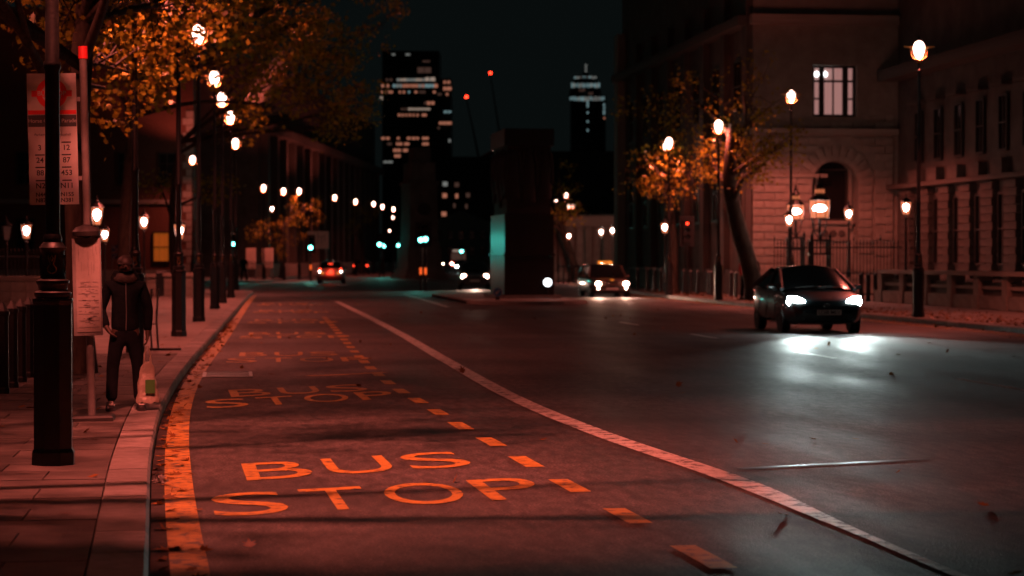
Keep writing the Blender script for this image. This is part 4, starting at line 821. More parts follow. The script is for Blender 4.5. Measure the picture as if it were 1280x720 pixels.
signal('red traffic light far left of the centre', 453.5, 304.5, 260, lens='red_signal', r=0.2); signal('small traffic light with a red dot left of the pale-plinth lamp', 859, 297, 92, lens='red_signal', r=0.05); signal('distant green light over the oncoming traffic', 577, 314, 300, r=0.22)
# --- keep-left signs on the island
def keep_left(label, px, py, D, lit_):
    p = at(px, py, D); t = thing('keep_left_sign', label, 'sign', (p.x, p.y, 0.12), -yaw); h = p.z-0.12
    MB().tube([(0, 0.05, 0), (0, 0.05, h)], 0.035, 8).build('post', 'black_iron', t)
    d_ = MB().lathe([(0.16, 0), (0.16, 0.03)], 24).build('disc', 'blue_sign' if not lit_ else 'white_lamp', t, loc=(0, 0, h)); d_.rotation_euler = (R(90), 0, 0)
    MB().lathe([(0.172, 0.0), (0.172, 0.025), (0.16, 0.034)], 24).build('rim', 'white_enamel', t, loc=(0, 0.012, h)).rotation_euler = (R(90), 0, 0)
    m_ = Matrix.Translation((0, -0.035, h)) @ Matrix.Rotation(R(90), 4, 'X') @ Matrix.Rotation(R(45), 4, 'Z')
    MB().prism([(0.10, 0.022), (-0.03, 0.022), (-0.03, 0.065), (-0.115, 0), (-0.03, -0.065), (-0.03, -0.022), (0.10, -0.022)], 0, 0.004, m_).build('arrow', 'white_enamel' if not lit_ else 'blue_sign', t)
    MB().box((0, 0.05, 0.06), (0.16, 0.16, 0.12)).build('base', 'black_plastic', t); return t
keep_left('blue round keep-left sign with white arrow at the memorial island', 622, 365, 80.5, False); keep_left('round lit sign on a dark post at the right of the memorial', 684.5, 353, 84, True)
# --- billboard and hoardings
def board(name, label, px0, px1, py0, py1, D, legs=True):
    a, b = at(px0, py1, D), at(px1, py0, D); c = foot((px0+px1)/2, D, 0.1); w = (px1-px0)*D/F; z0, z1 = a.z-0.1, b.z-0.1; t = thing(name, label, 'billboard' if legs else 'hoarding', c, -yaw)
    n = 3
    for i in range(n): MB().box((-w/2+w*(i+.5)/n, 0, (z0+z1)/2), (w/n-0.02, 0.1, z1-z0)).build('panel', 'hoarding', t)
    for s_ in (-1, 1): MB().box((s_*w*0.4, 0.14, z1/2), (0.14, 0.14, z1)).build('post', 'grey_paint', t)
    return t
bb = board('billboard', 'large pale billboard raised on posts behind the green signal', 384, 411, 289, 311, 165); w_ = 27*165/F
mb = MB(); 
for x_, z_, dx, dz in ((0.0, 3.1, 0.03, 0.85), (0.25, 3.2, 0.5, 0.03), (0.25, 2.95, 0.03, 0.5), (-0.2, 2.75, 0.4, 0.03), (0.5, 3.1, 0.03, 0.5)): mb.box((x_, -0.056, z_), (dx, 0.006, dz))
mb.build('line_drawing', 'ink', bb)
board('site_hoarding', 'pale orange hoarding left of the far lamp post', 307.5, 320, 310, 336, 158, False); board('site_hoarding', 'pale orange hoarding right of the far lamp post', 328, 342, 310, 335, 158, False)

# --- memorial block and the distant cenotaph
mp = Vector((10.55, 83.2, 0.122)); me_ = thing('bronze_memorial', 'tall dark bronze memorial block with hanging coats on the traffic island', 'memorial', mp)
MW, ML, MH = 1.95, 4.5, 6.6
MB().box((MW/2, ML/2, 0.06), (MW+0.5, ML+0.5, 0.12)).build('step', 'granite', me_)
MB().box((MW/2, ML/2, 0.12+0.75), (MW, ML, 1.5)).build('lower_block', 'bronze', me_); MB().box((MW/2, ML/2, 1.68), (MW+0.08, ML+0.08, 0.10)).build('ledge', 'bronze', me_)
MB().box((MW/2, ML/2, 2.5), (MW-0.02, ML-0.02, 1.54)).build('middle_block', 'bronze', me_); MB().box((MW/2, ML/2, 4.6), (MW-0.24, ML-0.24, 2.66)).build('core', 'bronze_rough', me_); MB().box((MW/2, ML/2, 6.26), (MW, ML, 0.66)).build('top_block', 'bronze', me_)
def coat(parent, c, ax, nrm, w, h):
    rings = []
    for k in range(8):
        t_ = k/7; z = c[2] - h*t_; ww = w*(0.34 + 0.5*min(1, t_*3.2) + 0.12*t_)/2; dd = 0.05 + 0.09*sin(pi*min(1, t_*1.2)) ; rg = []
        for i in range(12):
            a = 2*pi*i/12; r_ = 1 + 0.10*sin(3*a + k*0.8); rg.append(Vector(c)*0 + Vector((c[0], c[1], z)) + Vector(ax)*(ww*cos(a)*r_) + Vector(nrm)*(dd*sin(a)*r_ + 0.03))
        rings.append(rg)
    mb = MB().loft(rings)
    for s_ in (-1, 1): p0 = Vector((c[0], c[1], c[2]-0.12)) + Vector(ax)*(s_*w*0.36) + Vector(nrm)*0.07; mb.tube([p0, p0 + Vector(ax)*(s_*w*0.12) + Vector((0, 0, -h*0.3)), p0 + Vector(ax)*(s_*w*0.10) + Vector((0, 0, -h*0.62))], 0.075, 7, 0.055)
    mb.build('coat', 'bronze_rough', parent, 50)
for i in range(5): coat(me_, (0.12, 0.5+i*0.88, 5.75+0.08*(i % 2)), (0, 1, 0), (-1, 0, 0), 0.8, 1.7+0.25*(i % 3))
for i in range(3): coat(me_, (0.36+i*0.62, 0.12, 5.75+0.06*(i % 2)), (1, 0, 0), (0, -1, 0), 0.6, 1.9+0.2*(i % 2))
cp = foot(524, 176, 0.0); cn = thing('cenotaph', 'dim stepped stone cenotaph pylon standing in the far roadway', 'monument', cp, 0.1)
for w_, l_, z0, z1 in ((3.6, 6.5, 0, 0.35), (3.2, 5.8, 0.35, 0.75), (2.8, 5.0, 0.75, 2.6), (2.5, 4.5, 2.6, 3.0), (2.3, 4.2, 3.0, 7.6), (2.5, 4.4, 7.6, 7.9), (2.0, 3.7, 7.9, 9.4), (1.4, 2.8, 9.4, 10.6)): MB().box((0, 0, (z0+z1)/2), (w_, l_, z1-z0), taper=0.97).build('stage', 'stone_dark', cn)
MB().lathe([(0.25, 0), (0.5, 0.05), (0.5, 0.2), (0.28, 0.22)], 20).build('wreath', 'bronze_rough', cn, loc=(0, -2.1, 5.6)).rotation_euler = (R(90), 0, 0)
# ================================================================ vehicles (front of the car points to local -y)
def ring_(y, w, zb, zt, cr=0.03):
    half = [(0, zb), (w*0.80, zb), (w*0.96, zb+0.10), (w*1.0, zb+0.24), (w*1.0, zb+(zt-zb)*0.55), (w*0.985, zt-0.10), (w*0.93, zt-0.02), (w*0.75, zt+cr*0.6), (w*0.35, zt+cr), (0, zt+cr*1.15)]
    return [Vector((x, y, z)) for x, z in half] + [Vector((-x, y, z)) for x, z in reversed(half[1:-1])]
def wheel(parent, x, y, r, w, rim):
    s_ = 1 if x > 0 else -1
    t = MB().lathe([(r*0.66, -w/2), (r*0.93, -w/2), (r, -w/2+0.03), (r, w/2-0.03), (r*0.93, w/2), (r*0.66, w/2)], 28).build('wheel', 'rubber', parent, 30, loc=(x, y, r)); t.rotation_euler = (0, R(90), 0)
    MB().lathe([(r*0.67, -w/2+0.02), (r*0.67, w/2-0.03), (r*0.62, w/2-0.06), (r*0.60, w/2-0.02)], 24).build('rim', rim, t, 30).rotation_euler = (0, 0 if s_ > 0 else pi, 0)
    sp_ = MB()
    for k in range(5):
        a = k*2*pi/5; sp_.box((r*0.34*cos(a), r*0.34*sin(a), s_*(w/2-0.03)), (r*0.60, r*0.17, 0.03), rz=a)
    sp_.lathe([(r*0.16, -0.02), (r*0.16, 0.02), (r*0.1, 0.03)], 12, c=(0, 0, s_*(w/2-0.02))); sp_.build('spokes', rim, t)
def glass_panel(name, parent, quad, mat='car_glass', bulge=0.03, n=6):
    a, b, c, d = [Vector(q) for q in quad]; nr = (b-a).cross(d-a).normalized(); vs = []
    for j in range(n+1):
        for i in range(n+1):
            u, v = i/n, j/n; p = (a*(1-u)+b*u)*(1-v) + (d*(1-u)+c*u)*v; vs.append(p + nr*bulge*4*u*(1-u))
    fs = [(j*(n+1)+i, j*(n+1)+i+1, (j+1)*(n+1)+i+1, (j+1)*(n+1)+i) for j in range(n) for i in range(n)]
    return MB().add(vs, fs).build(name, mat, parent, 60)
def car(name, label, cat, loc, rz, body, stations, gh, wheels, hoodz):
    """stations: (y, half width, bottom, top); gh: greenhouse dict"""
    t = thing(name, label, cat, loc, rz)
    bo = MB().loft([ring_(*s) for s in stations]).build('body', body, t, 35)
    for x, y, r, w in wheels:
        wheel(t, x, y, r, w, 'alloy'); s_ = 1 if x > 0 else -1
        MB().lathe([(r*1.02, 0), (r*1.13, 0.0), (r*1.13, 0.05), (r*1.02, 0.05)], 24).build('wheel_arch', 'black_plastic', bo, 30, loc=(x + s_*(w/2 - 0.06) if s_ > 0 else x - (w/2-0.01), y, r)).rotation_euler = (0, R(90), 0)
    g = gh; wb, wr, zb, zr = g['wb'], g['wr'], g['zb'], g['zr']; y0, y1, y2, y3 = g['y']      # windscreen base, roof front, roof rear, tail base
    # roof skin
    rings = []
    for k in range(7):
        v = k/6; y = y1 + (y2-y1)*v; z = zr + 0.05*sin(pi*min(1, 0.15+v*0.75)) ; ww = wr*(0.97 + 0.03*sin(pi*v))
        rings.append([Vector((ww*x_, y, z - d_)) for x_, d_ in ((-1, 0.05), (-0.9, 0.005), (-0.5, -0.02), (0, -0.03), (0.5, -0.02), (0.9, 0.005), (1, 0.05), (0.6, 0.06), (-0.6, 0.06))])
    MB().loft(rings).build('roof', body, t, 40)
    zf = g.get('zfb', zb)
    glass_panel('windscreen', t, [(-wb*0.93, y0, zf), (wb*0.93, y0, zf), (wr*0.92, y1, zr+0.0), (-wr*0.92, y1, zr+0.0)], bulge=0.10)
    glass_panel('rear_window', t, [(wb*0.9, y3, g.get('zrb', zb)), (-wb*0.9, y3, g.get('zrb', zb)), (-wr*0.9, y2, zr), (wr*0.9, y2, zr)], bulge=0.05)
    for s_ in (-1, 1):
        A, B_, C_, D_ = Vector((s_*wb, y0, zf)), Vector((s_*wb, y3, g.get('zrb', zb))), Vector((s_*wr, y2, zr-0.02)), Vector((s_*wr, y1, zr-0.02))
        m0, m1 = A.lerp(B_, 0.42), D_.lerp(C_, 0.42); q = lambda p: (p.x*0.995, p.y, p.z)
        for a_, b_, c_, d_ in ((A, m0, m1, D_), (m0, B_, C_, m1)): glass_panel('side_window', t, [q(a_), q(b_), q(c_), q(d_)] if s_ < 0 else [q(b_), q(a_), q(d_), q(c_)], bulge=0.01, n=2)
        MB().tube([A, D_], 0.045, 7, 0.04).build('front_pillar', body, t); MB().tube([m0, m1], 0.04, 6).build('centre_pillar', 'black_plastic', t); MB().tube([B_, C_], 0.06, 7, 0.05).build('rear_pillar', body, t)
        mi = MB().lathe([(0.02, -0.10), (0.075, -0.08), (0.085, 0.03), (0.06, 0.09), (0.01, 0.10)], 12).build('mirror', body, t, 50, loc=(s_*(wb+0.13), y0+0.42, zf+0.06)); mi.rotation_euler = (0, R(90), 0); mi.scale = (0.75, 0.9, 1.1)
        MB().box((s_*(wb+0.03), y0+0.42, zf+0.0), (0.12, 0.05, 0.03)).build('mirror_arm', body, mi if False else t)
    return t
def disc(name, parent, loc, r, mat, sx=1.0, sz=1.0, depth=0.03, tilt=0.0, front=-1):
    o = MB().lathe([(r*0.98, 0), (r, depth*0.3), (r*0.72, depth*0.85), (0.004, depth)], 20).build(name, mat, parent, 50, loc=loc); o.rotation_euler = (R(90)*(-front), 0, tilt); o.scale = (sx, sz, 1); return o
def headlight(parent, x, y, z, pts, glassmat, watts, col, body, tgt_drop=0.022, warm=False):
    """clear lens shaped by pts (x, z) around the lamp, with a reflector bowl and bulb inside"""
    s_ = 1 if x > 0 else -1
    n = len(pts); bow = [Vector((x + s_*px_, y + 0.28*max(0, px_) * 1.0 + (0.10 if px_ > 0.12 else 0), z + pz_)) for px_, pz_ in pts]
    vs = bow + [p + Vector((0, 0.05, 0)) for p in bow]
    hl = MB().add(vs, [tuple(range(n)), tuple(range(n, 2*n))[::-1]] + [(i, (i+1) % n, n+(i+1) % n, n+i) for i in range(n)]).build('headlight', glassmat, parent)
    spot_light('headlight_beam', parent, (x, y-0.08, z), (x, y-10, z-10*tgt_drop*0.7), watts, col, 46, 1.0, 0.09)
    return hl
# --- the dark car, front wheels on rows 413-417
cf = G(1030, 417); car_loc = Vector((cf.x + 0.15, cf.y + 2.1, 0))
st = [(2.12, 0.70, 0.42, 0.92), (2.02, 0.80, 0.30, 1.02), (1.5, 0.865, 0.24, 1.02), (0.5, 0.872, 0.2, 0.99), (-0.6, 0.872, 0.2, 0.98), (-1.15, 0.868, 0.2, 0.97), (-1.6, 0.85, 0.2, 0.88), (-1.95, 0.79, 0.2, 0.76), (-2.14, 0.68, 0.22, 0.66), (-2.2, 0.52, 0.30, 0.58)]
mc = car('car', 'dark blue hatchback with bright white headlights driving towards the camera', 'car', car_loc, R(-3.0), 'navy_car', st, dict(wb=0.80, wr=0.62, zb=0.97, zfb=0.97, zrb=1.03, zr=1.44, y=(-1.32, -0.18, 0.75, 2.0)), [(-0.76, -1.33, 0.315, 0.2), (0.76, -1.33, 0.315, 0.2), (-0.76, 1.37, 0.315, 0.2), (0.76, 1.37, 0.315, 0.2)], 0.9)
mc.scale = (1.05, 1, 1)
for s_ in (-1, 1):
    headlight(mc, s_*0.60, -2.115, 0.705, [(-0.19, -0.09), (0.02, -0.11), (0.17, -0.09), (0.21, 0.0), (0.17, 0.13), (0.02, 0.12), (-0.13, 0.05)], 'headlamp', 1700, (0.82, 1.0, 0.97), 'navy_car')
    disc('fog_light', mc, (s_*0.58, -2.12, 0.36), 0.06, 'chrome', depth=0.02)
pl = MB().box((0.05, -2.225, 0.475), (0.52, 0.02, 0.115)).build('number_plate', 'plate', mc); lettering('plate_lettering', 'LC08 MKV', 'ink', pl, (0.05, -2.237, 0.475), 0.105, bold=0.002)
gr_ = MB()
for k in range(3): gr_.box((0, -2.205, 0.30 + k*0.045), (0.95, 0.03, 0.022))
gr_.build('lower_grille', 'black_plastic', mc); em = MB(); n_ = 20
for rx_, rz2 in ((0.075, 0.05), (0.035, 0.05), (0.05, 0.02)): em.tube([(rx_*cos(2*pi*i/n_), 0, rz2*sin(2*pi*i/n_) + (0.015 if rz2 < 0.03 else 0)) for i in range(n_+1)], 0.007, 5)
em.build('emblem', 'chrome', mc, loc=(0, -2.20, 0.635)); MB().box((0, -2.19, 0.56), (0.6, 0.03, 0.03)).build('upper_grille', 'black_plastic', mc)
for k, (x_, r_) in enumerate(((-0.22, 8), (0.28, -6))): MB().tube([(x_-0.28, -1.30, 1.02), (x_+0.25, -1.16, 1.06)], 0.012, 5).build('wiper', 'black_plastic', mc)
for s_ in (-1, 1):
    for y_ in (-0.35, 0.65): MB().tube([(s_*0.885, y_, 0.82), (s_*0.905, y_+0.09, 0.82), (s_*0.885, y_+0.18, 0.82)], 0.012, 6).build('door_handle', 'chrome', mc)
    mb = MB(); mb.tube([(s_*0.876, -0.92, 0.3), (s_*0.88, -0.9, 0.9)], 0.006, 4); mb.tube([(s_*0.88, 0.12, 0.25), (s_*0.885, 0.12, 0.93)], 0.006, 4); mb.tube([(s_*0.88, 1.0, 0.45), (s_*0.885, 0.95, 0.93)], 0.006, 4); mb.build('door_seams', 'black_plastic', mc)
MB().tube([(0.55, 1.0, 1.47), (0.58, 1.2, 1.62), (0.60, 1.3, 1.68)], 0.008, 5).build('aerial', 'black_plastic', mc); MB().box((0, -2.17, 0.24), (1.2, 0.1, 0.05)).build('air_dam', 'black_plastic', mc)
MB().box((-0.3, -0.2, 0.9), (0.45, 0.5, 0.5)).build('front_seat', 'black_plastic', mc); 
# --- taxi
tp = G(766, 371.5); st = [(2.25, 0.74, 0.40, 1.0), (2.15, 0.86, 0.28, 1.08), (1.4, 0.89, 0.22, 1.08), (0, 0.89, 0.2, 1.06), (-1.0, 0.88, 0.2, 1.04), (-1.6, 0.82, 0.2, 0.99), (-2.1, 0.72, 0.22, 0.93), (-2.24, 0.66, 0.30, 0.82), (-2.3, 0.60, 0.34, 0.55)]
tx = car('taxi', 'dark taxi with lit orange roof sign and round headlights coming down the right side', 'taxi', (tp.x, tp.y+2.2, 0), R(-1), 'black_car', st, dict(wb=0.82, wr=0.68, zb=1.05, zr=1.72, y=(-0.95, -0.35, 1.6, 2.15)), [(-0.78, -1.4, 0.33, 0.2), (0.78, -1.4, 0.33, 0.2), (-0.78, 1.45, 0.33, 0.2), (0.78, 1.45, 0.33, 0.2)], 1.0)
tx.scale = (1, 1, 0.80)
for s_ in (-1, 1):
    disc('headlight', tx, (s_*0.60, -2.28, 0.72), 0.125, 'headlamp_warm', depth=0.06); spot_light('headlight_beam', tx, (s_*0.60, -2.4, 0.72), (s_*0.6, -12, 0.4), 420, (1.0, 0.55, 0.38), 80, 0.8, 0.09)
    disc('side_light', tx, (s_*0.60, -2.30, 0.48), 0.05, 'headlamp_warm', depth=0.03)
MB().chamfer((0, -0.30, 1.86), (0.62, 0.20, 0.16), 0.04).build('roof_sign', 'amber', tx); lettering('roof_sign_lettering', 'TAXI', 'ink', tx, (0, -0.403, 1.85), 0.12, bold=0.003)
gm = MB()
for k in range(5): gm.box((-0.2+k*0.1, -2.29, 0.72), (0.03, 0.03, 0.24))
gm.box((0, -2.29, 0.85), (0.56, 0.04, 0.04)); gm.box((0, -2.29, 0.59), (0.56, 0.04, 0.04)); gm.build('grille', 'chrome', tx)
MB().box((0, -2.31, 0.45), (0.52, 0.02, 0.11)).build('number_plate', 'plate', tx); MB().box((0, -2.32, 0.33), (1.4, 0.12, 0.10)).build('bumper', 'black_plastic', tx); MB().box((0, -2.26, 0.93), (0.14, 0.03, 0.05)).build('amber_light', 'amber', tx)
# --- silver car seen from behind
sp_ = G(416.5, 355); st = [(2.1, 0.70, 0.34, 0.92), (2.02, 0.82, 0.28, 1.0), (1.2, 0.87, 0.22, 1.0), (0, 0.87, 0.2, 0.98), (-1.0, 0.86, 0.2, 0.95), (-1.7, 0.80, 0.2, 0.82), (-2.1, 0.6, 0.3, 0.64)]
sc_ = car('car', 'silver hatchback seen from behind with red tail lights at the bend', 'car', (sp_.x, sp_.y+2.1, 0), pi - R(5), 'silver_car', [(-y_, *q) for y_, *q in reversed(st)] if False else st, dict(wb=0.80, wr=0.62, zb=0.98, zr=1.42, y=(-1.1, -0.3, 1.3, 1.95)), [(-0.76, -1.3, 0.31, 0.2), (0.76, -1.3, 0.31, 0.2), (-0.76, 1.3, 0.31, 0.2), (0.76, 1.3, 0.31, 0.2)], 0.9)
sc_.rotation_euler = (0, 0, pi - R(5)); sc_.location = (sp_.x, sp_.y + 2.1, 0)
for s_ in (-1, 1):
    disc('tail_light', sc_, (s_*0.66, 2.06, 0.86), 0.12, 'tail_red', 0.7, 1.3, 0.05, front=1); disc('brake_lamp', sc_, (s_*0.69, 2.10, 0.80), 0.05, 'bulb', 1, 1, 0.04, front=1); disc('indicator', sc_, (s_*0.50, 2.1, 0.70), 0.07, 'amber', 1.2, 0.8, 0.04, front=1)
MB().box((0, 2.12, 0.66), (0.52, 0.02, 0.11)).build('number_plate', 'plate', sc_); MB().box((0, 2.1, 0.42), (1.45, 0.12, 0.16)).build('bumper', 'black_plastic', sc_); MB().box((0, 1.9, 1.30), (0.3, 0.04, 0.03)).build('high_brake_light', 'tail_red', sc_)
lamp_light('tail_glow', sc_, (0, 2.5, 0.8), 25, (1, .05, .02), 0.2)
# --- oncoming vehicles behind the memorial and in the distance
def simple_car(label, px, py, rear=False, warm='headlamp', body='grey_car', W=0.86, Hh=1.45, rz=R(-5)):
    p = G(px, py); st = [(2.1, 0.72, 0.36, 0.9), (2.0, 0.82, 0.28, 1.0), (0, W, 0.2, 0.98), (-1.6, W*0.95, 0.2, 0.84), (-2.1, 0.66, 0.26, 0.68)]
    t = car('car', label, 'car', (p.x, p.y+2.1, 0), rz + (pi if rear else 0), body, st, dict(wb=0.80, wr=0.62, zb=0.97, zr=Hh-0.05, y=(-1.2, -0.3, 1.2, 1.95)), [(-0.76, -1.3, 0.31, 0.2), (0.76, -1.3, 0.31, 0.2), (-0.76, 1.3, 0.31, 0.2), (0.76, 1.3, 0.31, 0.2)], 0.9)
    for s_ in (-1, 1):
        disc('headlight', t, (s_*0.60, -2.04, 0.70), 0.12, warm if not rear else 'car_glass', depth=0.06); disc('tail_light', t, (s_*0.64, 2.06, 0.86), 0.12, 'tail_red', depth=0.05, front=1)
    MB().box((0, -2.1, 0.47), (0.52, 0.02, 0.11)).build('number_plate', 'plate', t); return t
c1 = simple_car('oncoming car with glaring headlights left of the memorial', 598, 362, warm='headlamp_warm'); spot_light('headlight_beam', c1, (0, -2.3, 0.7), (0, -12, 0.4), 500, (1, .6, .45), 90, .8, .1)
simple_car('farther oncoming car with pale headlights behind the glaring one', 580, 341, warm='headlamp'); simple_car('distant car with red tail lights in the middle lane', 536.5, 344, rear=True); simple_car('distant oncoming car at the far end of the road', 560, 335, warm='headlamp_warm'); simple_car('distant oncoming car with twin lights left of the red bus', 546, 330.5, warm='headlamp'); simple_car('distant oncoming car right of the red bus', 584, 331.5, warm='headlamp_warm'); simple_car('parked car with red lights beyond the silver car', 453, 343, rear=True, body='black_car')
# --- far bus
bpz = foot(573, 330); bus = thing('far_bus', 'red bus far down the road among the traffic lights', 'bus', bpz, -0.1)
M('bus_red', (0.35, 0.02, 0.02), rough=0.35, coat=0.5)
MB().chamfer((0, 5, 1.65), (2.5, 10, 2.7), 0.12).build('body', 'bus_red', bus); MB().box((0, -0.02, 1.9), (2.2, 0.06, 1.1)).build('windscreen', 'win_dim', bus); MB().box((0, -0.02, 2.75), (1.8, 0.06, 0.28)).build('destination_blind', 'win_pale', bus)
for s_ in (-1, 1): disc('headlight', bus, (s_*0.95, -0.02, 0.75), 0.14, 'headlamp_warm', depth=0.05); wheel(bus, s_*1.1, 2, 0.45, 0.25, 'grey_paint'); wheel(bus, s_*1.1, 8, 0.45, 0.25, 'grey_paint')

# ================================================================ people
def skin_obj(name, chains, mat, parent, sub=2, root=0):
    """chains: list of [(point, rx, ry), ...]; chains that start on an existing point join there"""
    vs, es, rs, idx = [], [], [], {}
    for ch in chains:
        prev = None
        for p, *r in ch:
            k = tuple(round(c, 4) for c in p)
            if k not in idx: idx[k] = len(vs); vs.append(Vector(p)); rs.append((r[0], r[1] if len(r) > 1 else r[0]))
            if prev is not None and prev != idx[k]: es.append((prev, idx[k]))
            prev = idx[k]
    me = bpy.data.meshes.new(name); me.from_pydata(vs, es, []); me.update(); o = obj(name, me, mat, parent)
    md = o.modifiers.new('skin', 'SKIN'); md.use_smooth_shade = True
    for i, s_ in enumerate(me.skin_vertices[0].data): s_.radius = rs[i]; s_.use_root = (i == root)
    o.modifiers.new('sub', 'SUBSURF').levels = sub; o.modifiers['sub'].render_levels = sub; return o
def person(label, loc, rz, arms, hgt=1.73, jacket='jacket', trousers='jeans', stance=0.12, detail=True, step=0.0):
    t = thing('person', label, 'person', loc, rz); s = hgt/1.73; t.scale = (s, s, s)     # faces local -y
    legs = {}
    bd = [[((0, 0.01, 0.95), 0.13, 0.10), ((0, 0.0, 1.10), 0.12, 0.085), ((0, 0.0, 1.28), 0.145, 0.10), ((0, 0.015, 1.40), 0.10, 0.08), ((0, 0.01, 1.47), 0.055), ((0, -0.005, 1.53), 0.058), ((0, -0.015, 1.60), 0.078, 0.092), ((0, -0.01, 1.66), 0.075, 0.085), ((0, -0.01, 1.70), 0.045, 0.05)]]
    for sx in (-1, 1):
        st_ = step*sx
        bd.append([((0, 0.01, 0.95), 0.13, 0.10), ((sx*0.09, 0.0, 0.88), 0.085), ((sx*(0.10+stance*0.25), -st_*0.5-0.01, 0.50), 0.06), ((sx*(0.10+stance*0.3), -st_*0.8+0.01, 0.30), 0.055), ((sx*(0.10+stance*0.35), -st_+0.02, 0.09), 0.042), ((sx*(0.11+stance*0.4), -st_-0.13, 0.035), 0.035)])
        a = arms[sx]; bd.append([((0, 0.015, 1.40), 0.10, 0.08), ((sx*0.17, 0.02, 1.39), 0.058), (a[0], 0.043), (a[1], 0.032), (a[2], 0.036, 0.02)])
        w, pm = Vector(a[1]), Vector(a[2]); d = (pm-w).normalized()
        if detail:
            side = Vector((0, 1, 0)) - d*d.dot(Vector((0, 1, 0))); side.normalize(); curl = Vector((-sx, 0, 0)) - d*d.dot(Vector((-sx, 0, 0))); curl.normalize()
            for k, ln in enumerate((0.075, 0.085, 0.08, 0.062)):
                p0 = pm + d*0.015 + side*(0.03 - k*0.02); p1 = p0 + d*ln*0.5 + curl*0.012; p2 = p0 + d*ln*0.7 + curl*ln*0.45
                bd.append([(tuple(pm), 0.036, 0.02), (tuple(p0), 0.0095), (tuple(p1), 0.009), (tuple(p2), 0.0075)])
            p0 = w.lerp(pm, 0.5) - side*(-0.03); bd.append([(tuple(pm), 0.036, 0.02), (tuple(p0 + d*0.02), 0.012), (tuple(p0 + d*0.055 + curl*0.02), 0.0095)])
    body = skin_obj('body', bd, 'skin', t)
    if detail:
        fc = MB(); fc.loft([[Vector((x_*w_, y_, z_)) for x_ in (-1, 0, 1)] for w_, y_, z_ in ((0.006, -0.096, 1.635), (0.010, -0.112, 1.612), (0.014, -0.122, 1.592), (0.012, -0.102, 1.583))], cap=False); fc.build('nose', 'skin', t, 60)
        for sx in (-1, 1):
            MB().lathe([(0.002, -0.006), (0.010, 0), (0.002, 0.006)], 8).build('eye', 'scarf', t, loc=(sx*0.03, -0.098, 1.622)); e_ = MB().lathe([(0.008, -0.02), (0.02, -0.012), (0.024, 0.01), (0.012, 0.03)], 8).build('ear', 'skin', t, 50, loc=(sx*0.078, 0.0, 1.605)); e_.scale = (0.45, 1, 1)
        MB().tube([(-0.024, -0.095, 1.562), (0, -0.103, 1.56), (0.024, -0.095, 1.562)], 0.006, 6).build('mouth', 'red_cloth', t)
    jk = [[((0, 0.01, 0.84), 0.175, 0.135), ((0, 0.01, 0.98), 0.17, 0.13), ((0, 0.0, 1.15), 0.165, 0.125), ((0, 0.0, 1.30), 0.175, 0.13), ((0, 0.015, 1.41), 0.125, 0.10), ((0, 0.01, 1.47), 0.085, 0.085)]]
    for sx in (-1, 1):
        a = arms[sx]; w = Vector(a[1]); el = Vector(a[0]); jk.append([((0, 0.015, 1.41), 0.125, 0.10), ((sx*0.175, 0.02, 1.385), 0.078), (tuple(el*0.5 + Vector((sx*0.19, 0.02, 1.385))*0.5), 0.07), (tuple(el), 0.062), (tuple(el.lerp(w, 0.5)), 0.055), (tuple(w), 0.048)])
    jo = skin_obj('jacket', jk, jacket, t)
    tr = [[((0, 0.01, 0.96), 0.15, 0.115), ((0, 0.01, 0.90), 0.145, 0.11)]]
    for sx in (-1, 1):
        st_ = step*sx
        tr.append([((0, 0.01, 0.90), 0.145, 0.11), ((sx*0.095, 0.0, 0.80), 0.098), ((sx*(0.10+stance*0.25), -st_*0.5-0.01, 0.50), 0.076), ((sx*(0.10+stance*0.3), -st_*0.8+0.01, 0.30), 0.072), ((sx*(0.10+stance*0.35), -st_+0.01, 0.10), 0.07)])
        x_, y_ = sx*(0.11+stance*0.38), -st_
        shp = []
        for yy_, w_, z_ in ((0.10, 0.035, 0.09), (0.05, 0.045, 0.10), (-0.05, 0.048, 0.09), (-0.13, 0.05, 0.06), (-0.18, 0.035, 0.04)): shp.append([Vector((x_+q*w_, y_+yy_, zz_)) for q, zz_ in ((-1, 0), (1, 0), (1, z_*0.6), (0.6, z_), (-0.6, z_), (-1, z_*0.6))])
        sh = MB().loft(shp).build('shoe', 'shoe', t, 50)
        if detail:
            la = MB()
            for k in range(3): la.tube([(x_-0.03, y_-0.04-k*0.035, 0.098-k*0.013), (x_+0.03, y_-0.055-k*0.035, 0.098-k*0.013)], 0.006, 5)
            la.tube([(x_-0.02, y_-0.03, 0.10), (x_-0.045, y_-0.05, 0.06)], 0.006, 5); la.tube([(x_+0.02, y_-0.03, 0.10), (x_+0.045, y_-0.06, 0.06)], 0.006, 5); la.build('lace', 'lace', sh); MB().box((x_, y_-0.035, 0.012), (0.098, 0.26, 0.022)).build('sole', 'rubber', sh)
    skin_obj('trousers', tr, trousers, t)
    if detail:
        hood = []
        for k in range(9):                                 # cap crown and hood round the neck
            a = k/8*pi/2; hood.append((0.094*cos(a)+0.002, 1.635 + 0.105*sin(a)))
        h_ = MB().lathe(hood, 18).build('cap', 'hair', t, 60, loc=(0, 0.0, 0)); h_.scale = (1, 1.12, 1)
        vi = MB(); n_ = 9; vi.add([(0.09*cos(pi+pi*i/n_), -0.04+0.10*sin(pi+pi*i/n_), 1.652) for i in range(n_+1)] + [(0.085*cos(pi+pi*i/n_), -0.06+0.155*sin(pi+pi*i/n_), 1.635) for i in range(n_+1)], [(i, i+1, n_+2+i, n_+1+i) for i in range(n_)]); vi.build('visor', 'hair', h_)
        MB().lathe([(0.085, 1.42), (0.13, 1.44), (0.135, 1.48), (0.105, 1.53), (0.085, 1.535), (0.075, 1.50)], 18).build('scarf', 'scarf', t, 60)
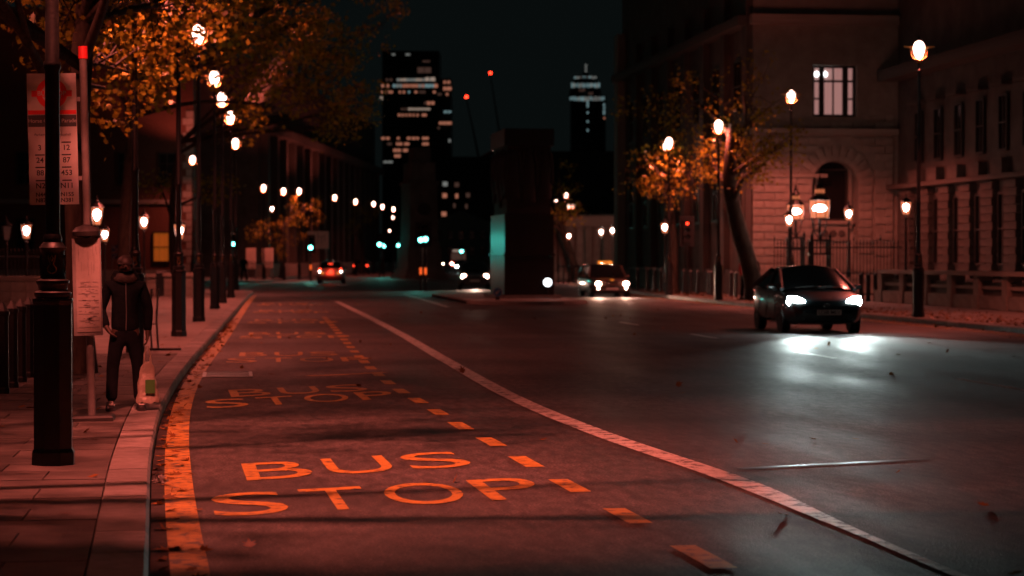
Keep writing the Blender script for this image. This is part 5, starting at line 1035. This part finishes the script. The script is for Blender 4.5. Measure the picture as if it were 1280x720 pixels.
        MB().lathe([(0.09, 1.40), (0.155, 1.43), (0.16, 1.49), (0.12, 1.56), (0.1, 1.55)], 16).build('hood', jacket, t, 60, loc=(0, 0.055, 0))
        MB().tube([(0, -0.125, 0.90), (0.005, -0.128, 1.1), (0, -0.135, 1.3), (0, -0.115, 1.42)], 0.005, 5).build('zip', 'steel', t)
    return t
pp = G(157, 513, 0.12)
pm = person('person in dark cap, jacket and trousers standing with a carrier bag by the bus stop', (pp.x, pp.y, 0.12), 0.10, {-1: ((-0.27, 0.06, 1.13), (-0.21, -0.07, 0.93), (-0.17, -0.10, 0.87)), 1: ((0.255, 0.04, 1.12), (0.245, -0.03, 0.88), (0.24, -0.04, 0.80))}, hgt=1.60, stance=0.16)
# carrier bag hanging from the left hand
hb = pm.location + Vector((0.225, -0.03, 0.66)); bg = thing('carrier_bag', 'pale plastic carrier bag with green print hanging from the person\'s hand', 'bag', hb - Vector((0, 0, 0.58)), 0.3)
rg = []
for k in range(9):
    v = k/8; z = 0.42*v; w_ = 0.115*(1-0.62*v**2.2) + 0.01*sin(k*2.1); d_ = 0.05*(1-0.7*v) + 0.015*sin(k*1.7+1); rg.append([Vector((w_*cos(2*pi*i/14)*(1+0.10*sin(3*i+k)), d_*sin(2*pi*i/14)*(1+0.15*sin(2*i+k)), z + (0.012*sin(i*2.2) if k in (0, 8) else 0))) for i in range(14)])
MB().loft(rg).build('sack', 'bag_plastic', bg, 70)
mb = MB()
for s_ in (-1, 1): mb.tube([(s_*0.035, 0, 0.40), (s_*0.03, 0, 0.50), (s_*0.008, 0.0, 0.585)], 0.012, 6, 0.006)
mb.build('handle', 'bag_plastic', bg); MB().box((0.01, -0.062, 0.17), (0.10, 0.006, 0.14)).build('print', 'bag_green', bg)
rp = foot(931.5, 81, 0.12); person('pedestrian in a red jacket beside the leaning tree on the right pavement', rp, 0.4, {-1: ((-0.25, 0.0, 1.13), (-0.23, -0.06, 0.90), (-0.22, -0.08, 0.82)), 1: ((0.25, 0.0, 1.13), (0.23, -0.06, 0.90), (0.22, -0.08, 0.82))}, jacket='red_cloth', detail=False)
r2 = foot(941, 84, 0.12); person('pedestrian in dark clothes half behind the leaning tree on the right', r2, -0.3, {-1: ((-0.25, 0.0, 1.13), (-0.23, -0.06, 0.90), (-0.22, -0.08, 0.82)), 1: ((0.25, 0.0, 1.13), (0.23, -0.06, 0.90), (0.22, -0.08, 0.82))}, detail=False)
r3 = foot(305, 147, 0.12); person('distant pedestrian in dark clothes by the white hoarding on the left', r3, 0.3, {-1: ((-0.25, 0.0, 1.13), (-0.23, -0.06, 0.90), (-0.22, -0.08, 0.82)), 1: ((0.25, 0.0, 1.13), (0.23, -0.06, 0.90), (0.22, -0.08, 0.82))}, detail=False, step=0.15)

# ================================================================ trees
ang = [0, 22, 40, 62, 90, 118, 140, 158, 180, 230, 270, 310]; rad = [0.62, 0.32, 0.85, 0.40, 1.0, 0.40, 0.85, 0.32, 0.62, 0.42, 0.55, 0.42]
LEAF = np.array([(r*cos(R(a)), r*sin(R(a)), 0.10*(r-0.4)) for a, r in zip(ang, rad)]) * 0.5
def leaf_mesh(name, P, size, mat, parent, flat=False, seed=0):
    rg = np.random.default_rng(seed); n = len(P); k = len(LEAF)
    q = rg.normal(size=(n, 4)); 
    if flat: q[:, 0] = rg.normal(size=n); q[:, 3] = rg.normal(size=n); q[:, 1:3] *= 0.12
    q /= np.linalg.norm(q, axis=1)[:, None]; w, x, y, z = q.T
    Rm = np.stack([1-2*(y*y+z*z), 2*(x*y-z*w), 2*(x*z+y*w), 2*(x*y+z*w), 1-2*(x*x+z*z), 2*(y*z-x*w), 2*(x*z-y*w), 2*(y*z+x*w), 1-2*(x*x+y*y)], 1).reshape(n, 3, 3)
    s_ = size*rg.uniform(0.6, 1.15, n); V = np.einsum('nij,kj->nki', Rm, LEAF)*s_[:, None, None] + P[:, None, :]
    me = bpy.data.meshes.new(name); me.vertices.add(n*k); me.vertices.foreach_set('co', V.reshape(-1).astype(np.float32)); me.loops.add(n*k); me.loops.foreach_set('vertex_index', np.arange(n*k, dtype=np.int32)); me.polygons.add(n); me.polygons.foreach_set('loop_start', np.arange(0, n*k, k, dtype=np.int32)); me.polygons.foreach_set('loop_total', np.full(n, k, dtype=np.int32)); me.update(calc_edges=True); me.validate()
    o = obj(name, me, mat, parent); return o
def tree(label, base, trunk, r0, blobs, leaf=0.19, seed=1, group='plane trees along the street', forks=None):
    """trunk: points of the bole (relative to base); blobs: (centre, radii, number of leaves) in world space"""
    rg = random.Random(seed); rn = np.random.default_rng(seed); t = thing('plane_tree', label, 'tree', base, 0, group); B = Vector(base)
    tp = smooth_path(trunk, 0.5); n = len(tp); MB().tube(tp, [r0*(1.35 if i == 0 else 1.0)*(1-0.45*i/n)*(1+0.05*sin(i*1.9)) for i in range(n)], 12).build('trunk', 'bark', t, 60)
    top = tp[-1]; P = []; lim = MB(); tw = MB()
    for c, rad_, m in blobs:
        c = Vector(c) - B; cand = [q for q in tp[int(n*0.35):] if q.z < c.z - 0.4] or [tp[int(n*0.4)]]; st_ = cand[-1] if len(cand) < 3 else cand[rg.randrange(len(cand)*2//3, len(cand))]
        mid = st_.lerp(c, 0.5) + Vector((rg.uniform(-.5, .5), rg.uniform(-.5, .5), rg.uniform(0.0, 0.35))); pth = smooth_path([st_, mid, c], 0.5); lim.tube(pth, [r0*0.36*(1-0.85*i/len(pth)) + 0.008 for i in range(len(pth))], 7)
        m = int(m*0.8); ncl = max(4, m//16)
        for _ in range(ncl):
            d = Vector((rg.gauss(0, 1), rg.gauss(0, 1), rg.gauss(0, 1))).normalized()*rg.uniform(0.15, 1)**0.5; q = c + Vector((d.x*rad_[0], d.y*rad_[1], d.z*rad_[2]))
            s2 = pth[int(len(pth)*rg.uniform(0.45, 0.99))]; mm = s2.lerp(q, 0.55) + Vector((rg.uniform(-.3, .3), rg.uniform(-.3, .3), rg.uniform(0, .4)))
            if rg.random() < 0.6: tw.tube([s2, mm, q], 0.022, 4, 0.006)
            L = rn.normal(size=(m//ncl, 3))*np.array([0.21, 0.21, 0.19]) + np.array(q); P.append(L)
    lim.build('limbs', 'bark', t, 60); tw.build('twigs', 'bark', t)['kind'] = 'stuff'
    o = leaf_mesh('crown', np.concatenate(P), leaf, 'leaves', t, seed=seed); o['kind'] = 'stuff'; return t
def bl(px, py, D, rx, ry, rz_, m): return (at(px, py, D), (rx, ry, rz_), m)
# left row
b0 = foot(97, 29.5, 0.12)
tree('plane tree with thick trunk right behind the bus stop flag', b0, [(0, 0, 0), (0.03, 0, 1.2), (0.0, 0.05, 2.6), (0.05, 0.1, 4.2), (0.2, 0.2, 6.0)], 0.21, [bl(110, 20, 31, 1.1, 1.8, 0.9, 800), bl(190, 15, 34, 1.1, 2, .9, 900), bl(250, 30, 38, 1.2, 2, .9, 700), bl(165, 90, 36, .8, 1.5, .8, 420), bl(40, -30, 29, 1.4, 2, 1, 420), bl(260, -60, 27, 1.4, 2.4, .9, 600), bl(420, -150, 24, 1.6, 2.4, .8, 700), bl(330, -190, 20, 1.6, 2.2, .8, 700), bl(150, -160, 22, 1.6, 2.2, .9, 600), bl(130, 110, 33, .7, 1.2, .8, 160), ((-3.6, 23.4, 5.0), (.8, .8, .5), 60), ((-3.3, 20.6, 5.2), (1.5, 1.5, .8), 1500), ((-5.0, 21.4, 4.8), (1.3, 1.3, .6), 1000), ((-2.6, 19.6, 4.7), (1.2, 1.0, .5), 700), ((-4.2, 22.0, 5.8), (1.0, 1.0, .6), 160), ((-1.2, 21.2, 4.9), (1.0, 1.2, .5), 200)], 0.17, 3)
tree('plane tree beside the nearest lamp post, unseen branches shaped to shade pavement and flag', (-4.4, 15.8, 0.12), [(0, 0, 0), (0.1, 0, 2), (0.3, 0, 3.6), (0.9, 0, 5.0)], 0.2, [((-1.4, 14.7, 4.6), (1.0, .8, .4), 420), ((0.1, 14.6, 4.6), (1.0, .6, .35), 440), ((1.3, 14.9, 4.7), (.8, .5, .3), 200), ((2.2, 15.6, 4.6), (.6, .6, .3), 160), ((-0.25, 18.2, 4.5), (.75, .35, .2), 240), ((-1.70, 16.9, 5.2), (.36, 1.9, .22), 950), ((-1.2, 15.6, 4.9), (.5, .5, .3), 150), ((-1.68, 19.0, 5.3), (.36, .8, .22), 620), ((0.9, 16.6, 4.4), (.35, .25, .15), 50), ((-0.7, 19.3, 4.7), (.5, .3, .2), 90), ((-2.6, 15.2, 5.0), (.9, .9, .5), 260), ((0.5, 13.6, 5.0), (1.2, .6, .4), 70)], 0.17, 13)  # tree out of view for leaf shadows; some leaf masses added to shade the flag
b1_ = foot(157, 60, 0.12)
tree('plane tree hidden behind the standing person, its lit leaves around the second globe', b1_, [(0, 0, 0), (-0.05, 0, 2), (0.1, 0, 4.2), (0.2, 0.1, 6.5)], 0.2, [bl(190, 60, 58, 1.3, 3, 1.2, 650), bl(250, 20, 57, 1.5, 3, 1.1, 900), bl(310, 25, 60, 1.5, 3, 1.2, 900), bl(140, 70, 56, 1.1, 2.4, 1.3, 420), bl(200, 100, 58, .8, 2, .8, 300), bl(300, 80, 62, 1.2, 2.6, 1.1, 520), bl(370, 30, 63, 1.6, 3, 1.3, 760), bl(330, 130, 64, .9, 2, .9, 240), bl(250, -60, 56, 3, 5, 1.6, 1200), bl(420, -30, 62, 2.4, 4, 1.4, 800), bl(120, 0, 55, 1.6, 3, 1.2, 500)], 0.25, 4)
b2_ = foot(218, 95, 0.12)
tree('plane tree with forked lit trunk right of the orange window', b2_, [(0, 0, 0), (-0.02, 0, 1.6), (-0.1, 0, 3.2), (0.0, 0.1, 5), (0.3, 0.1, 7)], 0.19, [bl(390, 60, 80, 1.3, 3, 1.4, 820), bl(430, 110, 80, 1.2, 3, 1.3, 760), bl(370, 110, 82, 1.3, 3, 1.2, 720), bl(440, 60, 95, 1.2, 3, 1.4, 380), bl(420, 160, 92, 1.1, 2.4, 1.0, 380), bl(470, 130, 95, .8, 2, 1.2, 160), bl(350, 60, 92, 1.6, 3, 1.3, 620), bl(270, 240, 97, 1.2, 2, .9, 300), bl(200, 235, 96, .9, 2, .8, 200), bl(480, 30, 100, 1.6, 3, 1.6, 260), bl(300, 160, 95, 1.4, 2.5, 1.3, 380)], 0.26, 5)
tree('small plane tree with orange leaves beyond the street corner, above the white hoarding', foot(352, 168, 0.12), [(0, 0, 0), (0.1, 0, 2), (0.2, 0, 4)], 0.2, [bl(330, 290, 166, 1.6, 2, 1.2, 300), bl(360, 280, 168, 1.8, 2, 1.6, 420), bl(385, 262, 170, 1.4, 2, 1.4, 300), bl(345, 312, 166, 1.0, 1.5, .8, 160)], 0.22, 6)
tree('plane tree low beside the pillared building on the left bend', foot(452, 215, 0.12), [(0, 0, 0), (0.1, 0, 2), (-0.2, 0, 4.5)], 0.22, [bl(450, 272, 212, 1.2, 2, 1.6, 260), bl(440, 285, 212, .8, 1.5, 1.0, 120), bl(462, 262, 215, 1.0, 2, 1.2, 120)], 0.24, 7)
# right row
tree('leaning plane tree with a thick trunk before the stone building', foot(946, 80, 0.12), [(0, 0, 0), (-0.25, 0, 1.2), (-0.75, 0.1, 3.0), (-1.0, 0.2, 4.6), (-0.8, 0.2, 6.5)], 0.36, [bl(890, 200, 82, 1.0, 2, .9, 420), bl(925, 190, 80, 1.0, 2, 1.0, 460), bl(955, 205, 78, .9, 1.6, .9, 420), bl(975, 185, 77, .8, 1.6, .8, 300), bl(930, 120, 80, 2.0, 3, 1.6, 460), bl(870, 130, 82, 1.6, 3, 1.6, 360), bl(905, 225, 81, .7, 1.2, .5, 120)], 0.2, 8)
tree('plane tree with orange lit leaves behind the lamp right of the taxi', foot(840, 96, 0.12), [(0, 0, 0), (0.05, 0, 2), (-0.1, 0, 4), (-0.2, 0, 6)], 0.24, [bl(815, 205, 93, .9, 1.6, .9, 300), bl(840, 200, 93, .8, 1.6, .7, 240), bl(830, 235, 93, 1.0, 1.6, .9, 300), bl(800, 225, 95, .8, 1.6, .8, 140), bl(820, 150, 97, 2, 3, 1.6, 380), bl(870, 215, 92, .8, 1.5, 1, 220), bl(850, 240, 92, .7, 1.2, .5, 120)], 0.21, 9)
tree('dark slanting plane tree with orange leaves right of the memorial', foot(722, 155, 0.12), [(0, 0, 0), (-0.5, 0, 1.8), (-1.1, 0, 3.6), (-1.6, 0, 5.6)], 0.30, [bl(712, 252, 152, .9, 1.6, 1.3, 260), bl(690, 272, 152, 1.0, 1.6, .7, 200), bl(718, 268, 152, .7, 1.4, .8, 160), bl(700, 225, 156, 1.8, 3, 1.4, 260), bl(683, 280, 152, .6, 1, .5, 80)], 0.26, 10)

# ================================================================ fallen leaves
pts = []
def scat(n, f):
    for _ in range(n): p = f(); pts.append((p[0], p[1], p[2]))
u_ = random.uniform
scat(2600, lambda: (lambda y: (kr[min(range(len(kr)), key=lambda i: abs(kr[i].y-y))].x + abs(random.gauss(0, 1.4)) + 0.35, y, 0.128 + u_(0, .02)))(u_(38, 100)))
scat(420, lambda: (lambda y: (kr[min(range(len(kr)), key=lambda i: abs(kr[i].y-y))].x - abs(random.gauss(0, .35)) - 0.08, y, 0.010 + u_(0, .015)))(u_(38, 110)))
scat(330, lambda: (lambda p: (p.x + abs(random.gauss(0, .12)) + 0.03, p.y, 0.012))(random.choice([p for p in kerbL if 11 < p.y < 60])))
scat(160, lambda: (u_(-0.4, 17.3), 11 + 75*u_(0, 1)**1.2, 0.012)); scat(60, lambda: (lambda y: (kx(y) - abs(random.gauss(0, 1.2)) - .1, y, 0.133))(u_(12, 45)))
lo_ = leaf_mesh('fallen_leaves', np.array(pts), 0.15, 'litter', None, flat=True, seed=21); tag(lo_, 'fallen orange leaves scattered on the road edges and pavements', 'leaves', kind='stuff')
for k, (px, py) in enumerate(((848, 486), (757, 400), (776, 397), (788, 401), (587, 426), (1184, 443), (1036, 433), (578, 468))):
    q = G(px, py); o_ = leaf_mesh('fallen_leaf', np.array([(0, 0, 0.03)]), 0.15, 'litter', None, flat=False, seed=40+k); o_.location = (q.x, q.y, 0.03); tag(o_, f'{ORD[k]} of the single curled leaves lying in the open road', 'leaf', 'single leaves on the open road')
